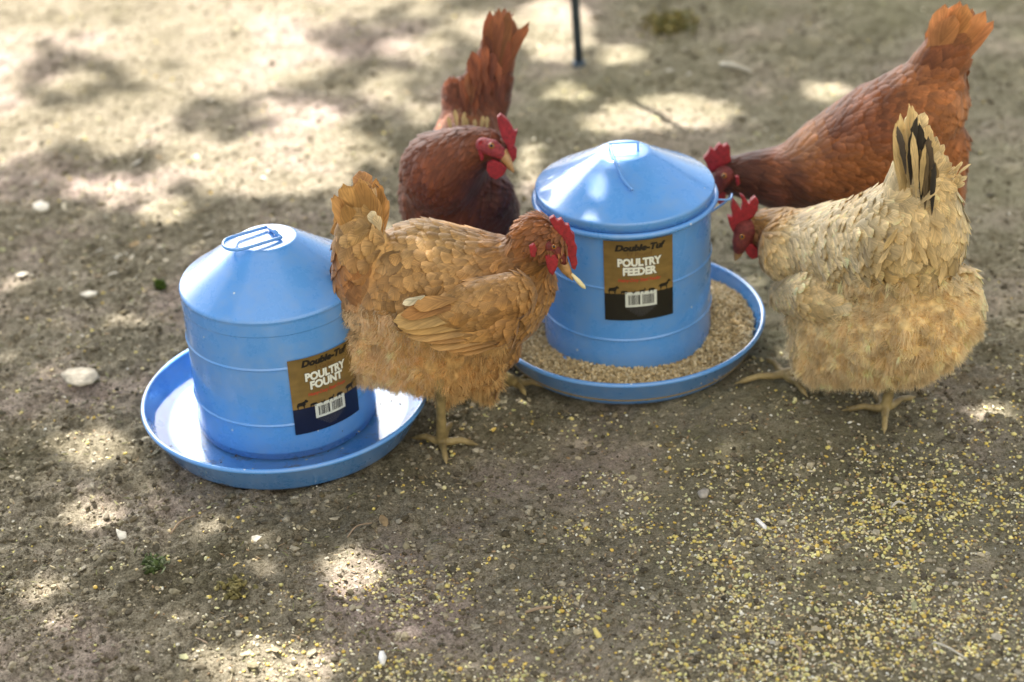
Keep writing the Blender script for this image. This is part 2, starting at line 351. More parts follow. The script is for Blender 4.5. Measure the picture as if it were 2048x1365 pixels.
def visible_points(n, y0=1.35, y1=4.8):
    """random ground points inside the view, denser per area near the camera"""
    n = int(n*1.35); px = rng.uniform(-320, 2380, n); py = rng.uniform(-60, 1560, n)
    d = CF[None] + ((px-1024)/FPX)[:, None]*CR - ((py-682.5)/FPX)[:, None]*CU
    t = -CAM_H/d[:, 2]; P = CAM + t[:, None]*d; P[:, 2] = ground_h(P[:, 0], P[:, 1]); return P, px, py
def pick(pal, n, jit=.12):
    pal = np.array(pal); c = pal[rng.integers(0, len(pal), n)]; return np.clip(c*(1+rng.normal(0, jit, (n, 1)))*(1+rng.normal(0, .07, (n, 1))*np.array([0, .3, 1.])), .005, .95)

# footprints to keep clear
FEEDER_C = G(1256, 690); FOUNT_C = G(579, 846)
def clear_of(P, px, py):
    m = np.ones(len(P), bool)
    for c in (FEEDER_C, FOUNT_C): m &= np.hypot(P[:, 0]-c[0], P[:, 1]-c[1]) > .176
    return m
# soil crumbs: everywhere, bigger on the left
P, px, py = visible_points(60000)
keep = clear_of(P, px, py) & (rng.random(len(P)) < np.clip(.25+.9*fbm(P[:, 0]*5, P[:, 1]*5, 40, 3)-.12*(px > 1100), 0, 1)); P = P[keep]; px = px[keep]
sz = rng.lognormal(math.log(.0015), .55, len(P)); sz = np.clip(sz, .0007, .0052)
size = np.stack([sz*rng.uniform(.8, 1.5, len(P)), sz*rng.uniform(.8, 1.3, len(P)), sz*rng.uniform(.45, .9, len(P))], -1)
P[:, 2] += size[:, 2]*.25
V, F, C = lumps(P, size, pick([(.22, .195, .125), (.14, .12, .075), (.29, .255, .175), (.34, .30, .21), (.12, .10, .065), (.10, .085, .055)], len(P), .17), True, .22)
tag(link('soil_crumbs', np_mesh('soil_crumbs', V, F, C, smooth=False), M['soil']), 'loose brown crumbs and small clods of soil strewn over the bare ground', 'soil', kind='stuff')
# short fibres and stalk bits trodden into the soil
P, px, py = visible_points(11000)
keep = clear_of(P, px, py) & (rng.random(len(P)) < np.clip(.75-.0004*px, .08, 1)*np.clip((fbm(P[:, 0]*6, P[:, 1]*6, 140, 3)-.35)*4, 0, 1)); P = P[keep]; n_ = len(P)
size = np.stack([rng.uniform(.002, .0085, n_), rng.uniform(.0004, .001, n_), rng.uniform(.0003, .0007, n_)], -1); P[:, 2] += .0018
V, F, C = lumps(P, size, pick([(.34, .27, .16), (.22, .16, .09), (.12, .085, .05), (.42, .36, .22), (.2, .2, .08)], n_, .2), True, .15)
tag(link('stalk_bits', np_mesh('stalk_bits', V, F, C, smooth=False), M['chip']), 'short dry stalk fibres trodden into the soil, thickest on the left', 'litter', kind='stuff')
# scattered grain
def grain_density(px, py, P):
    d = .04+.11*(px > 750)*(py > 700)
    d = d + .30*np.clip((px-900)/650, 0, 1)*np.clip((py-790)/300, 0, 1)
    d = d + .34*np.clip((py-1000)/300, 0, 1)*np.clip((px-350)/800, 0, 1)
    n_ = .5*fbm(P[:, 0]*7, P[:, 1]*7, 77, 3)+.5*fbm(P[:, 0]*19, P[:, 1]*19, 79, 2); d = d*np.clip((n_-.41)*7, .16, 2.0)
    d = d + .8*np.exp(-(((px-1900)/170)**2+((py-985)/60)**2)) + .7*np.exp(-(((px-1750)/330)**2+((py-1270)/75)**2)) + .45*np.exp(-(((px-1560)/220)**2+((py-1060)/70)**2))
    # a worn bare strip
    d = d*(1-.8*np.exp(-(((px-1700+(py-1150)*.3)/130)**2+((py-1150)/55)**2)))
    return np.clip(d, 0, 1)
P, px, py = visible_points(120000)
keep = clear_of(P, px, py) & (rng.random(len(P)) < grain_density(px, py, P)); P = P[keep]; px = px[keep]; py = py[keep]
n_ = len(P); kind = rng.random(n_)
yel = np.clip(.2+.35*np.exp(-(((px-1900)/200)**2+((py-985)/90)**2)), 0, 1)
corn = kind < yel
gs_ = rng.lognormal(.08, .26, (n_, 1)).clip(.6, 1.8)
size = gs_*np.where(corn[:, None], rng.uniform([.0016, .0013, .0009], [.0030, .0024, .0017], (n_, 3)), rng.uniform([.0011, .0008, .0007], [.0027, .0017, .0013], (n_, 3)))
cc = np.where(corn[:, None], pick([(.66, .53, .13), (.68, .58, .2), (.70, .62, .3), (.60, .42, .09), (.55, .52, .2)], n_), pick([(.58, .49, .27), (.66, .6, .4), (.5, .4, .21), (.72, .68, .54), (.56, .54, .27), (.6, .5, .2), (.3, .2, .1)], n_))
P[:, 2] += size[:, 2]*.6
V, F, C = lumps(P, size, cc, True, .10)
tag(link('scattered_grain', np_mesh('scattered_grain', V, F, C), M['grain']), 'yellow cracked corn and pale grain scattered over the bare ground', 'grain', kind='stuff')
# pale litter: chips and flakes, thickest at the left and back
P, px, py = visible_points(9000)
dn = .006+.5*np.exp(-(((px-250)/330)**2+((py-480)/170)**2))+.28*np.exp(-(((px-1300)/450)**2+((py-170)/130)**2))+.04*(px < 800)
keep = clear_of(P, px, py) & (rng.random(len(P)) < dn*1.1*fbm(P[:, 0]*6, P[:, 1]*6, 90, 2)); P = P[keep]; n_ = len(P)
s = rng.lognormal(math.log(.0033), .5, n_).clip(.0015, .0065); size = np.stack([s*rng.uniform(1, 2.2, n_), s*rng.uniform(.5, 1, n_), np.full(n_, .0007)], -1)
P[:, 2] += .0022
V, F, C = lumps(P, size, pick([(.42, .37, .26), (.5, .46, .36), (.38, .31, .19), (.30, .22, .12), (.32, .31, .16)], n_, .15), True, .3)
tag(link('leaf_litter', np_mesh('leaf_litter', V, F, C, smooth=False), M['chip']), 'small pale flakes and chips of dry plant litter lying on the soil', 'litter', kind='stuff')

# ------------------------------------------------------------------ feeder and fount
def lathe(profile, c, seg=160):
    """profile [(r, z)] revolved about the vertical through c"""
    a = np.arange(seg)*2*math.pi/seg; V = []
    for r, z in profile: V.append(np.stack([c[0]+r*np.cos(a), c[1]+r*np.sin(a), np.full(seg, c[2]+z)], -1))
    V = np.concatenate(V); k = len(profile); i = np.arange(seg); F = []
    for j in range(k-1): F.append(np.stack([j*seg+i, j*seg+(i+1) % seg, (j+1)*seg+(i+1) % seg, (j+1)*seg+i], -1))
    return V, np.concatenate(F)
def lathe_obj(name, prof, c, mat, parent, seg=160):
    V, F = lathe(prof, c, seg)
    me = np_mesh(name, V, F); bm = bmesh.new(); bm.from_mesh(me)
    bmesh.ops.remove_doubles(bm, verts=bm.verts, dist=1e-6); bmesh.ops.recalc_face_normals(bm, faces=bm.faces); bm.to_mesh(me); bm.free()
    return link(name, me, mat, parent)
def arc(cx, cz, r, a0, a1, n=6):
    return [(cx+r*math.cos(math.radians(a0+(a1-a0)*i/n)), cz+r*math.sin(math.radians(a0+(a1-a0)*i/n))) for i in range(n+1)]
def pan_profile(R=.2, H=.049, Rb=.176):
    p = [(0.0, .003), (Rb-.012, .003)] + arc(Rb-.008, .009, .006, -90, -25, 4)[1:]          # inside floor
    p += [(R-.004, H-.006)] + arc(R-.001, H-.002, .0035, 190, -60, 9) + [(R-.001, H-.007), (Rb+.003, .006), (Rb-.002, .0006), (Rb-.012, .0), (0.0, .0)]
    return p
def bead(r, z, d=.0018, w=.0024): return [(r, z-w*2.2), (r, z-w*1.1), (r, z-w), (r+d*.7, z-w*.45), (r+d, z), (r+d*.7, z+w*.45), (r, z+w), (r, z+w*1.1), (r, z+w*2.2)]

def text_mesh(s, size, bold=0.0, shear=0.0, xscale=1.0, space=1.0):
    cu = bpy.data.curves.new('t', 'FONT'); cu.body = s; cu.size = size; cu.align_x = 'CENTER'; cu.align_y = 'CENTER'; cu.offset = bold; cu.shear = shear; cu.space_character = space; cu.resolution_u = 3
    o = bpy.data.objects.new('t', cu); COL.objects.link(o); dg = bpy.context.evaluated_depsgraph_get(); dg.update()
    me = bpy.data.meshes.new_from_object(o.evaluated_get(dg)); V = np.array([v.co[:] for v in me.vertices]).reshape(-1, 3); F = [tuple(p.vertices) for p in me.polygons]
    bpy.data.objects.remove(o); bpy.data.curves.remove(cu); bpy.data.meshes.remove(me)
    V[:, 0] *= xscale
    return V[:, :2], F
ANIMALS = {
 'cow': [(0,0),(.08,0),(.1,.35),(.2,.4),(.55,.36),(.6,0),(.68,0),(.7,.35),(.78,.5),(.8,.75),(.95,.72),(1.08,.82),(1.05,.93),(.92,1.05),(.95,1.15),(.86,1.08),(.78,1.12),(.7,.95),(.4,.85),(.1,.82),(.02,.75),(-.04,.3),(-.06,.3),(-.02,.65),(0,.4)],
 'pig': [(0,0),(.1,0),(.12,.25),(.7,.22),(.72,0),(.82,0),(.86,.3),(1.0,.32),(1.1,.3),(1.1,.4),(1.0,.55),(.9,.68),(.5,.72),(.1,.66),(-.04,.5),(-.02,.3)],
 'hen': [(.3,0),(.45,0),(.42,.25),(.7,.35),(.75,.7),(.85,.8),(.8,.95),(.7,1),(.6,.9),(.5,.6),(.2,.6),(0,.9),(-.05,.6),(.1,.3),(.32,.22)],
 'goat': [(.02,0),(.1,0),(.14,.35),(.6,.34),(.64,0),(.72,0),(.76,.5),(.85,.7),(1.0,.68),(.98,.8),(.88,.95),(.78,1.15),(.76,.92),(.66,.7),(.1,.68),(-.03,.75),(.02,.5)],
 'sheep': [(.08,0),(.16,0),(.2,.25),(.62,.25),(.66,0),(.74,0),(.78,.3),(.88,.5),(1.0,.5),(1.02,.6),(.9,.8),(.76,.82),(.6,.86),(.3,.88),(.08,.8),(-.03,.6),(.02,.3)],
 'horse': [(.0,0),(.08,0),(.16,.45),(.6,.48),(.7,.05),(.78,.05),(.76,.55),(.9,.7),(1.0,1.0),(1.15,.95),(1.2,1.03),(1.08,1.22),(.96,1.32),(.8,1.1),(.65,.92),(.15,.92),(-.05,.85),(-.22,.5),(-.1,.6),(-.02,.55),(.02,.35)],
}
def paper_label(parent, c, R, z0, az, w, h, lines, dark, dist=.0020):
    """printed paper label wrapped round the drum; coordinates on it are metres from its centre"""
    def wrap(uv, off):
        a = az + uv[:, 0]/R; r = R+off
        return np.stack([c[0]+r*np.cos(a), c[1]+r*np.sin(a), np.full(len(uv), c[2]+z0)+uv[:, 1]], -1)
    VV, FF, CC, off = [], [], [], [0]
    me_v = []; me_f = []; me_c = []
    def put(uv, faces, col, o):
        base = off[0]; P_ = wrap(np.array(uv, float), o); me_v.extend(map(tuple, P_)); me_f.extend([tuple(i+base for i in f) for f in faces]); me_c.extend([col]*len(P_)); off[0] += len(P_)
    def rect(x0, x1, y0, y1, col, o, k=12):
        xs = np.linspace(x0, x1, k+1); uv = [(x, y0) for x in xs]+[(x, y1) for x in xs]
        put(uv, [(i, i+1, k+2+i, k+1+i) for i in range(k)], col, o)
    # backing: tan scene above, dark band below
    n_, m_ = 26, 26; hy = -h*.5+h*.34
    xs = np.linspace(-w/2, w/2, n_); ys = np.linspace(hy, h/2, m_); uv = np.array([(x, y) for y in ys for x in xs])
    f = [(j*n_+i, j*n_+i+1, (j+1)*n_+i+1, (j+1)*n_+i) for j in range(m_-1) for i in range(n_-1)]
    base = off[0]; Pp = wrap(uv, dist); me_v.extend(map(tuple, Pp)); me_f.extend([tuple(i+base for i in q) for q in f]); off[0] += len(Pp)
    tn = fbm(uv[:, 0]*60, uv[:, 1]*160, 300, 3); tt = np.clip((uv[:, 1]-hy)/(h/2-hy), 0, 1)
    cols = np.array([.225, .145, .04])[None]*(1-tt[:, None]*.25)*(.7+.6*tn[:, None]) ; me_c.extend(map(tuple, cols))
    rect(-w/2, w/2, -h/2, hy, dark, dist, 24)
    o2, o3, o4 = dist+.0003, dist+.0005, dist+.0007
    for s, size, y, col, bold, shear, xs_, o, outline in lines:
        V2, F2 = text_mesh(s, size*1.04, bold*1.3, shear, xs_)
        if outline:
            V3, F3 = text_mesh(s, size*1.04, bold*1.3+size*.035, shear, xs_); put(V3+np.array([.0, y]), F3, (.03, .025, .01), o2)
        put(V2+np.array([.0, y]), F2, col, o3)
    an = [('cow', -.036, .0135), ('pig', -.0205, .009), ('hen', -.007, .0065), ('goat', .003, .009), ('sheep', .0145, .009), ('horse', .030, .0135)]
    k = w/.09
    for nm, x0, s in an:
        pts = np.array(ANIMALS[nm])*[s*k*.92, s*k*.8]+[x0*k-.0035, hy-.0004]
        put(pts, [tuple(range(len(pts)))], (.012, .01, .006), o2)
    # barcode
    bw, bh, bx, by = w*.45, h*.19, w*.02, hy-h*.075
    rect(bx-bw/2, bx+bw/2, by-bh/2, by+bh/2, (.62, .66, .58), o2)
    r_ = random.Random(5); x = bx-bw*.40
    for gap in (0, 1):
        end = bx-bw*.02 if gap == 0 else bx+bw*.42
        while x < end:
            ww = r_.choice([.0005, .0009, .0014, .002])*k
            if x+ww < end: rect(x, x+ww, by-bh*.34, by+bh*.3, (.03, .03, .03), o3, 1)
            x += ww+r_.choice([.0005, .0009])*k
        x += .0022*k
    for q in range(5):      # lines of fine print, as short dashes
        yy = by-bh*.5-h*.022-q*h*.022; half = w*(.2-.035*q); x = bx-half
        while x < bx+half:
            ww = r_.uniform(.0012, .003); rect(x, min(x+ww, bx+half), yy-h*.004, yy+h*.004, (.10, .10, .10), o2, 1); x += ww+.0009
    me = bpy.data.meshes.new('paper_label'); me.from_pydata(me_v, [], me_f)
    a = me.attributes.new('Col', 'FLOAT_COLOR', 'POINT'); a.data.foreach_set('color', np.array([(*q, 1) for q in me_c], np.float32).ravel()); me.update()
    return link('paper_label', me, M['label'], parent)

# ---- feeder
fc = np.array([FEEDER_C[0], FEEDER_C[1], 0.004])
RD, HD = .1225, .247
feeder = tag(empty('poultry_feeder', fc), 'blue metal poultry feeder with a conical lid and a pan full of feed pellets', 'poultry feeder')
lathe_obj('pan', pan_profile(), fc, M['paint'], feeder)
prof = [(RD-.001, .012), (RD, .010), (RD, .011), (RD, .015)] + bead(RD, .075) + bead(RD, .158) + [(RD, HD-.016), (RD, HD-.013), (RD, HD-.012), (RD+.004, HD-.008)] + arc(RD+.0065, HD-.003, .0042, -110, 130, 8) + [(RD-.002, HD+.002), (RD-.002, .014)]
lathe_obj('drum', prof, fc, M['paint'], feeder)
RL = RD+.0045; zc = HD+.016
prof = [(RD+.001, HD+.0015), (RL, HD+.0015), (RL+.001, zc-.004)] + arc(RL-.003, zc-.003, .004, 0, 62, 5) + [(RL-.006, zc+.0022), (.046, zc+.0456), (.040, zc+.049), (.0375, zc+.0505), (.034, zc+.0512), (0, zc+.0514)]
lid = lathe_obj('lid', prof, fc, M['paint'], feeder)
zt = zc+.0525
def wire(name, pts, r, parent, mat=None, n=40):
    g = Geo(); g.tube(curve_pts(pts, n), r, 8); return link(name, g.mesh(name), mat or M['paint'], parent)
# bail handle lying down the front of the cone
hp = [fc+np.array(q) for q in [(-.019, -.006, zt-.002), (-.019, -.012, zt+.007), (.004, -.012, zt+.0085), (.019, -.010, zt+.007), (.021, -.014, zt+.003), (.021, -.018, zt-.001)]]
wire('handle', [fc+np.array(q) for q in [(-.0195, .004, zt-.003), (-.0195, .002, zt+.0085), (-.017, .0, zt+.0105), (.017, .0, zt+.0105), (.0195, -.002, zt+.0085), (.0195, -.004, zt-.003)]], .0017, lid, n=60)
wire('handle', [fc+np.array(q) for q in [(-.019, .0, zt+.008), (-.0175, -.02, zt+.003), (-.013, -.045, zt-.002), (-.006, -.068, zt-.0135), (.005, -.085, zt-.0225)]], .0021, lid)
# small wire bail hung on the rim at the right
a0 = math.radians(2)
def ring_pt(a, r, z): return fc+np.array([r*math.cos(a), r*math.sin(a), z])
wire('side_bail', [ring_pt(a0-.22, RD+.008, HD-.006), ring_pt(a0-.17, RD+.026, HD-.009), ring_pt(a0, RD+.031, HD-.013), ring_pt(a0+.12, RD+.026, HD-.034), ring_pt(a0+.2, RD+.001, HD-.056)], .0015, feeder)
for a in (-2.45, -.35, 1.2, 2.9):
    g = Geo(); pts = [ring_pt(a, RD+.0005, .028), ring_pt(a, RD+.003, .014), ring_pt(a, RD+.014, .0055)]; g.tube(pts, [.006, .007, .008], 8); link('foot', g.mesh('foot'), M['paint'], feeder)
cam_az = math.atan2(-fc[1], -fc[0])
DARK1, DARK2 = (.016, .014, .008), (.008, .012, .035)
WHITE = (.75, .77, .66)
paper_label(feeder, fc, RD, .172, cam_az+.145, .098, .126,
            [('Double-Tuf', .0125, .0515, (.015, .012, .008), .0006, .25, 1.1, 0, False), ('17 Pound', .0085, .0415, (.12, .06, .02), 0, 0, 1.05, 0, False),
             ('POULTRY', .0155, .0285, WHITE, .0007, 0, .86, 0, True), ('FEEDER', .0155, .0145, WHITE, .0007, 0, .86, 0, True),
             ('Heavy-Duty Steel Feeder', .0072, .0012, (.5, .06, .03), .0001, .2, .78, 0, False)], DARK1)
# feed in the pan
lathe_obj('feed_bed', [(.1, .012)]+[(r, .0205) for r in np.linspace(.105, .183, 8)]+[(.184, .012)], fc, M['pelletbed'], feeder).name = 'feed_bed'
bedo = bpy.data.objects['feed_bed']; bedo.parent = None; bedo.matrix_parent_inverse.identity()
n_ = 9500; a = rng.uniform(0, 2*math.pi, n_); r = np.sqrt(rng.uniform(.1225**2, .186**2, n_))
z = .0265+.004*np.sin(a*3+1)+.016*np.clip(np.cos(a-math.radians(30)), 0, 1)**2*(1-np.abs(r-.145)/.05)+rng.uniform(-.002, .002, n_)
P = np.stack([fc[0]+r*np.cos(a), fc[1]+r*np.sin(a), fc[2]+z], -1)
size = rng.uniform([.0026, .0017, .0016], [.0055, .0025, .0023], (n_, 3))
V, F, C = lumps(P, size, pick([(.6, .46, .24), (.48, .36, .18), (.68, .56, .33), (.38, .28, .13)], n_, .15), False, .1)
bv = np.array([v.co[:] for v in bedo.data.vertices]); bf = [tuple(p.vertices) for p in bedo.data.polygons]
me = np_mesh('feed_pellets', V, F, C); bm = bmesh.new(); bm.from_mesh(me)
me2 = bedo.data
bpy.data.objects.remove(bedo)
tmp = bpy.data.meshes.new('x'); tmp.from_pydata([tuple(q) for q in bv], [], bf); at = tmp.attributes.new('Col', 'FLOAT_COLOR', 'POINT'); at.data.foreach_set('color', np.tile(np.array([.2, .15, .07, 1], np.float32), len(bv)))
bm.from_mesh(tmp); bm.to_mesh(me); bm.free(); bpy.data.meshes.remove(tmp)
tag(link('feed_pellets', me, M['grain']), 'tan feed pellets heaped in the pan of the blue feeder', 'feed', kind='stuff')

# ---- fount
wc = np.array([FOUNT_C[0], FOUNT_C[1], 0.004])
RW, HW = .1245, .232
fount = tag(empty('poultry_fount', wc), 'blue metal poultry drinking fount with a wide water pan, nearest the left side', 'poultry fount')
lathe_obj('pan', pan_profile(), wc, M['paint'], fount)
prof = [(RW-.001, .010), (RW, .008), (RW, .009), (RW, .014)] + bead(RW, .07) + bead(RW, .158) + [(RW, HW-.030), (RW, HW-.0245), (RW, HW-.024), (RW+.0007, HW-.0235), (RW+.0007, HW-.022), (RW+.0007, HW-.008), (RW+.0007, HW-.004)] + arc(RW-.0045, HW-.003, .0058, 0, 62, 6) + [(RW-.006, HW+.0045), (.048, HW+.0552), (.043, HW+.058), (.041, HW+.0595), (.037, HW+.0602), (0, HW+.0604)]
drum = lathe_obj('drum', prof, wc, M['paint'], fount)
zt = HW+.0610
def rot2(p, a): return np.array([p[0]*math.cos(a)-p[1]*math.sin(a), p[0]*math.sin(a)+p[1]*math.cos(a), p[2]])
ha = math.radians(33)
loop = [(.012, -.020, .003), (.012, .020, .003), (-.01, .0205, .004), (-.045, .020, .005), (-.058, .012, .005), (-.062, 0, .005), (-.058, -.012, .005), (-.045, -.020, .005), (-.01, -.0205, .004), (.012, -.020, .003)]
g = Geo(); lp = [wc+rot2(q, ha)+np.array([0, 0, zt]) for q in loop]
g.tube(lp[:2], .0024, 8); g.tube(curve_pts(lp[1:], 60), .0024, 8); link('handle', g.mesh('handle'), M['paint'], drum)
g = Geo(); g.tube([wc+rot2((.012, y, zz), ha)+np.array([0, 0, zt]) for y, zz in [(-.009, -.002), (-.007, .0045), (.007, .0045), (.009, -.002)]], .003, 8); link('handle_clip', g.mesh('handle_clip'), M['paint'], drum)
cam_az = math.atan2(-wc[1], -wc[0])
paper_label(fount, wc, RW, .112, cam_az+.46, .102, .116,
            [('Double-Tuf', .0125, .049, (.015, .012, .008), .0006, .25, 1.1, 0, False), ('3 Gallon', .0085, .0395, (.12, .06, .02), 0, 0, 1.05, 0, False),
             ('POULTRY', .0155, .0275, WHITE, .0007, 0, .86, 0, True), ('FOUNT', .0155, .0138, WHITE, .0007, 0, .9, 0, True),
             ('Heavy-Duty Steel Fount', .0072, .001, (.5, .06, .03), .0001, .2, .78, 0, False)], DARK2)
# water in the fount pan
m, n, l, b = new_mat('water'); b.inputs['Base Color'].default_value = (.9, .97, 1, 1); b.inputs['Roughness'].default_value = .01; b.inputs['IOR'].default_value = 1.34; b.inputs['Transmission Weight'].default_value = 1
tc = N(n, 'TexCoord'); t = N(n, 'TexNoise', i_Scale=16.0, i_Detail=1.0); l.new(tc.outputs['Object'], t.inputs['Vector']); bp = N(n, 'Bump', i_Strength=.03, i_Distance=.002); l.new(t.outputs[0], bp.inputs['Height']); l.new(bp.outputs[0], b.inputs['Normal'])
wo = lathe_obj('water', [(RW+.001, .0265), (.1865, .0265)], wc, m, None)
tag(wo, kind='structure')

n_ = 34; a = rng.uniform(0, 6.28, n_); r = rng.uniform(.128, .182, n_); P = np.stack([wc[0]+r*np.cos(a), wc[1]+r*np.sin(a), np.full(n_, wc[2]+.027)], -1)
V, F, C = lumps(P, rng.uniform([.0008, .0006, .0003], [.0028, .0016, .0006], (n_, 3)), pick([(.05, .04, .03), (.1, .08, .05), (.5, .42, .2)], n_), True, .2)
tag(link('floating_debris', np_mesh('floating_debris', V, F, C), M['soil']), 'dark specks of dirt floating on the water of the blue fount', 'debris', kind='stuff')
# ------------------------------------------------------------------ feathers
def prof_w(t, tip=.55):
    k = .55+.25*(1-tip)            # where the rounded tip begins
    a = .22+.78*np.sin(np.pi/2*np.clip(t/k, 0, 1))**1.3; e = np.sqrt(np.clip(1-((t-k)/(1.0-k))**2, 0, 1))
    return np.where(t < k, a, np.power(e, .9))
def feather_arrays(P0, D, Nn, L, Wd, lift, curl, col, nseg=6, ragged=.08, tip=.55, edge=1.12, dark_tip=0.0, cup=.5, twist=None):
    """vectorised feathers; every argument is per feather. returns V, F, C, UV"""
    n = len(P0); D = D/np.linalg.norm(D, axis=1, keepdims=True); Nn = Nn-(Nn*D).sum(1, keepdims=True)*D; Nn = Nn/(np.linalg.norm(Nn, axis=1, keepdims=True)+1e-9)
    B = np.cross(D, Nn); t = np.sin(np.linspace(0, 1, nseg+1)*np.pi/2); s = np.array([-1, -.45, 0, .45, 1.0]); k = len(s)
    w = prof_w(t, tip); w[0] = .1; w[-1] = .12
    T = t[None, :, None]; Sx = s[None, None, :]
    jw = 1+rng.normal(0, ragged, (n, nseg+1, k)); wj = w[None, :, None]*jw
    tt = T + 0*jw; tt = tt - .05*(Sx**2)*T**3 + rng.normal(0, .012, jw.shape)*(np.abs(Sx) > .8)
    Lr = L[:, None, None]; Wr = Wd[:, None, None]/2
    side = rng.normal(0, .10, (n, 1, 1))*tt**2*Lr
    V = P0[:, None, None, :] + D[:, None, None, :]*(tt*Lr)[..., None] + Nn[:, None, None, :]*((np.sin(lift)[:, None, None]*tt - curl[:, None, None]*tt**2)*Lr - cup*Wr*wj*Sx**2*.55)[..., None] + B[:, None, None, :]*(Sx*wj*Wr+side)[..., None]
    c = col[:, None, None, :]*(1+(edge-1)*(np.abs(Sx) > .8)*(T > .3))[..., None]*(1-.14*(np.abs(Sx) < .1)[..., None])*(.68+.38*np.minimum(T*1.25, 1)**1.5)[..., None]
    if np.any(dark_tip): c = c*(1-dark_tip*(T > .8)[..., None])
    UV = np.stack([np.broadcast_to(Sx, jw.shape), np.broadcast_to(T, jw.shape), np.broadcast_to((np.arange(n)*1.37)[:, None, None] % 50, jw.shape)], -1)
    a = np.arange(nseg)[:, None]*k+np.arange(k-1)[None]; f = np.stack([a, a+1, a+k+1, a+k], -1).reshape(-1, 4)
    F = f[None]+(np.arange(n)*(nseg+1)*k)[:, None, None]
    return V.reshape(-1, 3), F.reshape(-1, 4), np.broadcast_to(c, V.shape).reshape(-1, 3).clip(.003, .9), UV.reshape(-1, 3)
def merge(parts):
    o = 0; V, F, C, U = [], [], [], []
    for v, f, c, u in parts: V.append(v); F.append(f+o); C.append(c); U.append(u); o += len(v)
    return np.concatenate(V), np.concatenate(F), np.concatenate(C), np.concatenate(U)
def sample_surface(me, n):
    me.calc_loop_triangles(); T = np.zeros(len(me.loop_triangles)*3, np.int32); me.loop_triangles.foreach_get('vertices', T); T = T.reshape(-1, 3)
    co = np.zeros(len(me.vertices)*3, np.float32); me.vertices.foreach_get('co', co); co = co.reshape(-1, 3)
    vn = np.zeros(len(me.vertices)*3, np.float32); me.vertices.foreach_get('normal', vn); vn = vn.reshape(-1, 3)
    A = np.linalg.norm(np.cross(co[T[:, 1]]-co[T[:, 0]], co[T[:, 2]]-co[T[:, 0]]), axis=1)/2
    i = rng.choice(len(T), n, p=A/A.sum()); a, b_ = rng.random(n), rng.random(n); m_ = a+b_ > 1; a[m_] = 1-a[m_]; b_[m_] = 1-b_[m_]; c_ = 1-a-b_
    P = co[T[i, 0]]*a[:, None]+co[T[i, 1]]*b_[:, None]+co[T[i, 2]]*c_[:, None]; Nn = vn[T[i, 0]]*a[:, None]+vn[T[i, 1]]*b_[:, None]+vn[T[i, 2]]*c_[:, None]
    Nn /= np.linalg.norm(Nn, axis=1, keepdims=True); return P.astype(float), Nn.astype(float), A.sum()
def thin(P, rad):
    """Poisson-like thinning on a hash grid; rad per point"""
    cell = float(np.min(rad)); grid = {}; keep = []
    R = int(math.ceil(float(np.max(rad))/cell))
    key = np.floor(P/cell).astype(int)
    for i in range(len(P)):
        k0 = tuple(key[i]); r = rad[i]; ok = True; Ri = int(math.ceil(r/cell))
        for dx in range(-Ri, Ri+1):
            for dy in range(-Ri, Ri+1):
                for dz in range(-Ri, Ri+1):
                    for j in grid.get((k0[0]+dx, k0[1]+dy, k0[2]+dz), ()):
                        if (P[i, 0]-P[j, 0])**2+(P[i, 1]-P[j, 1])**2+(P[i, 2]-P[j, 2])**2 < r*r: ok = False; break
                    if not ok: break
                if not ok: break
            if not ok: break
        if ok: keep.append(i); grid.setdefault(k0, []).append(i)
    return np.array(keep, int)

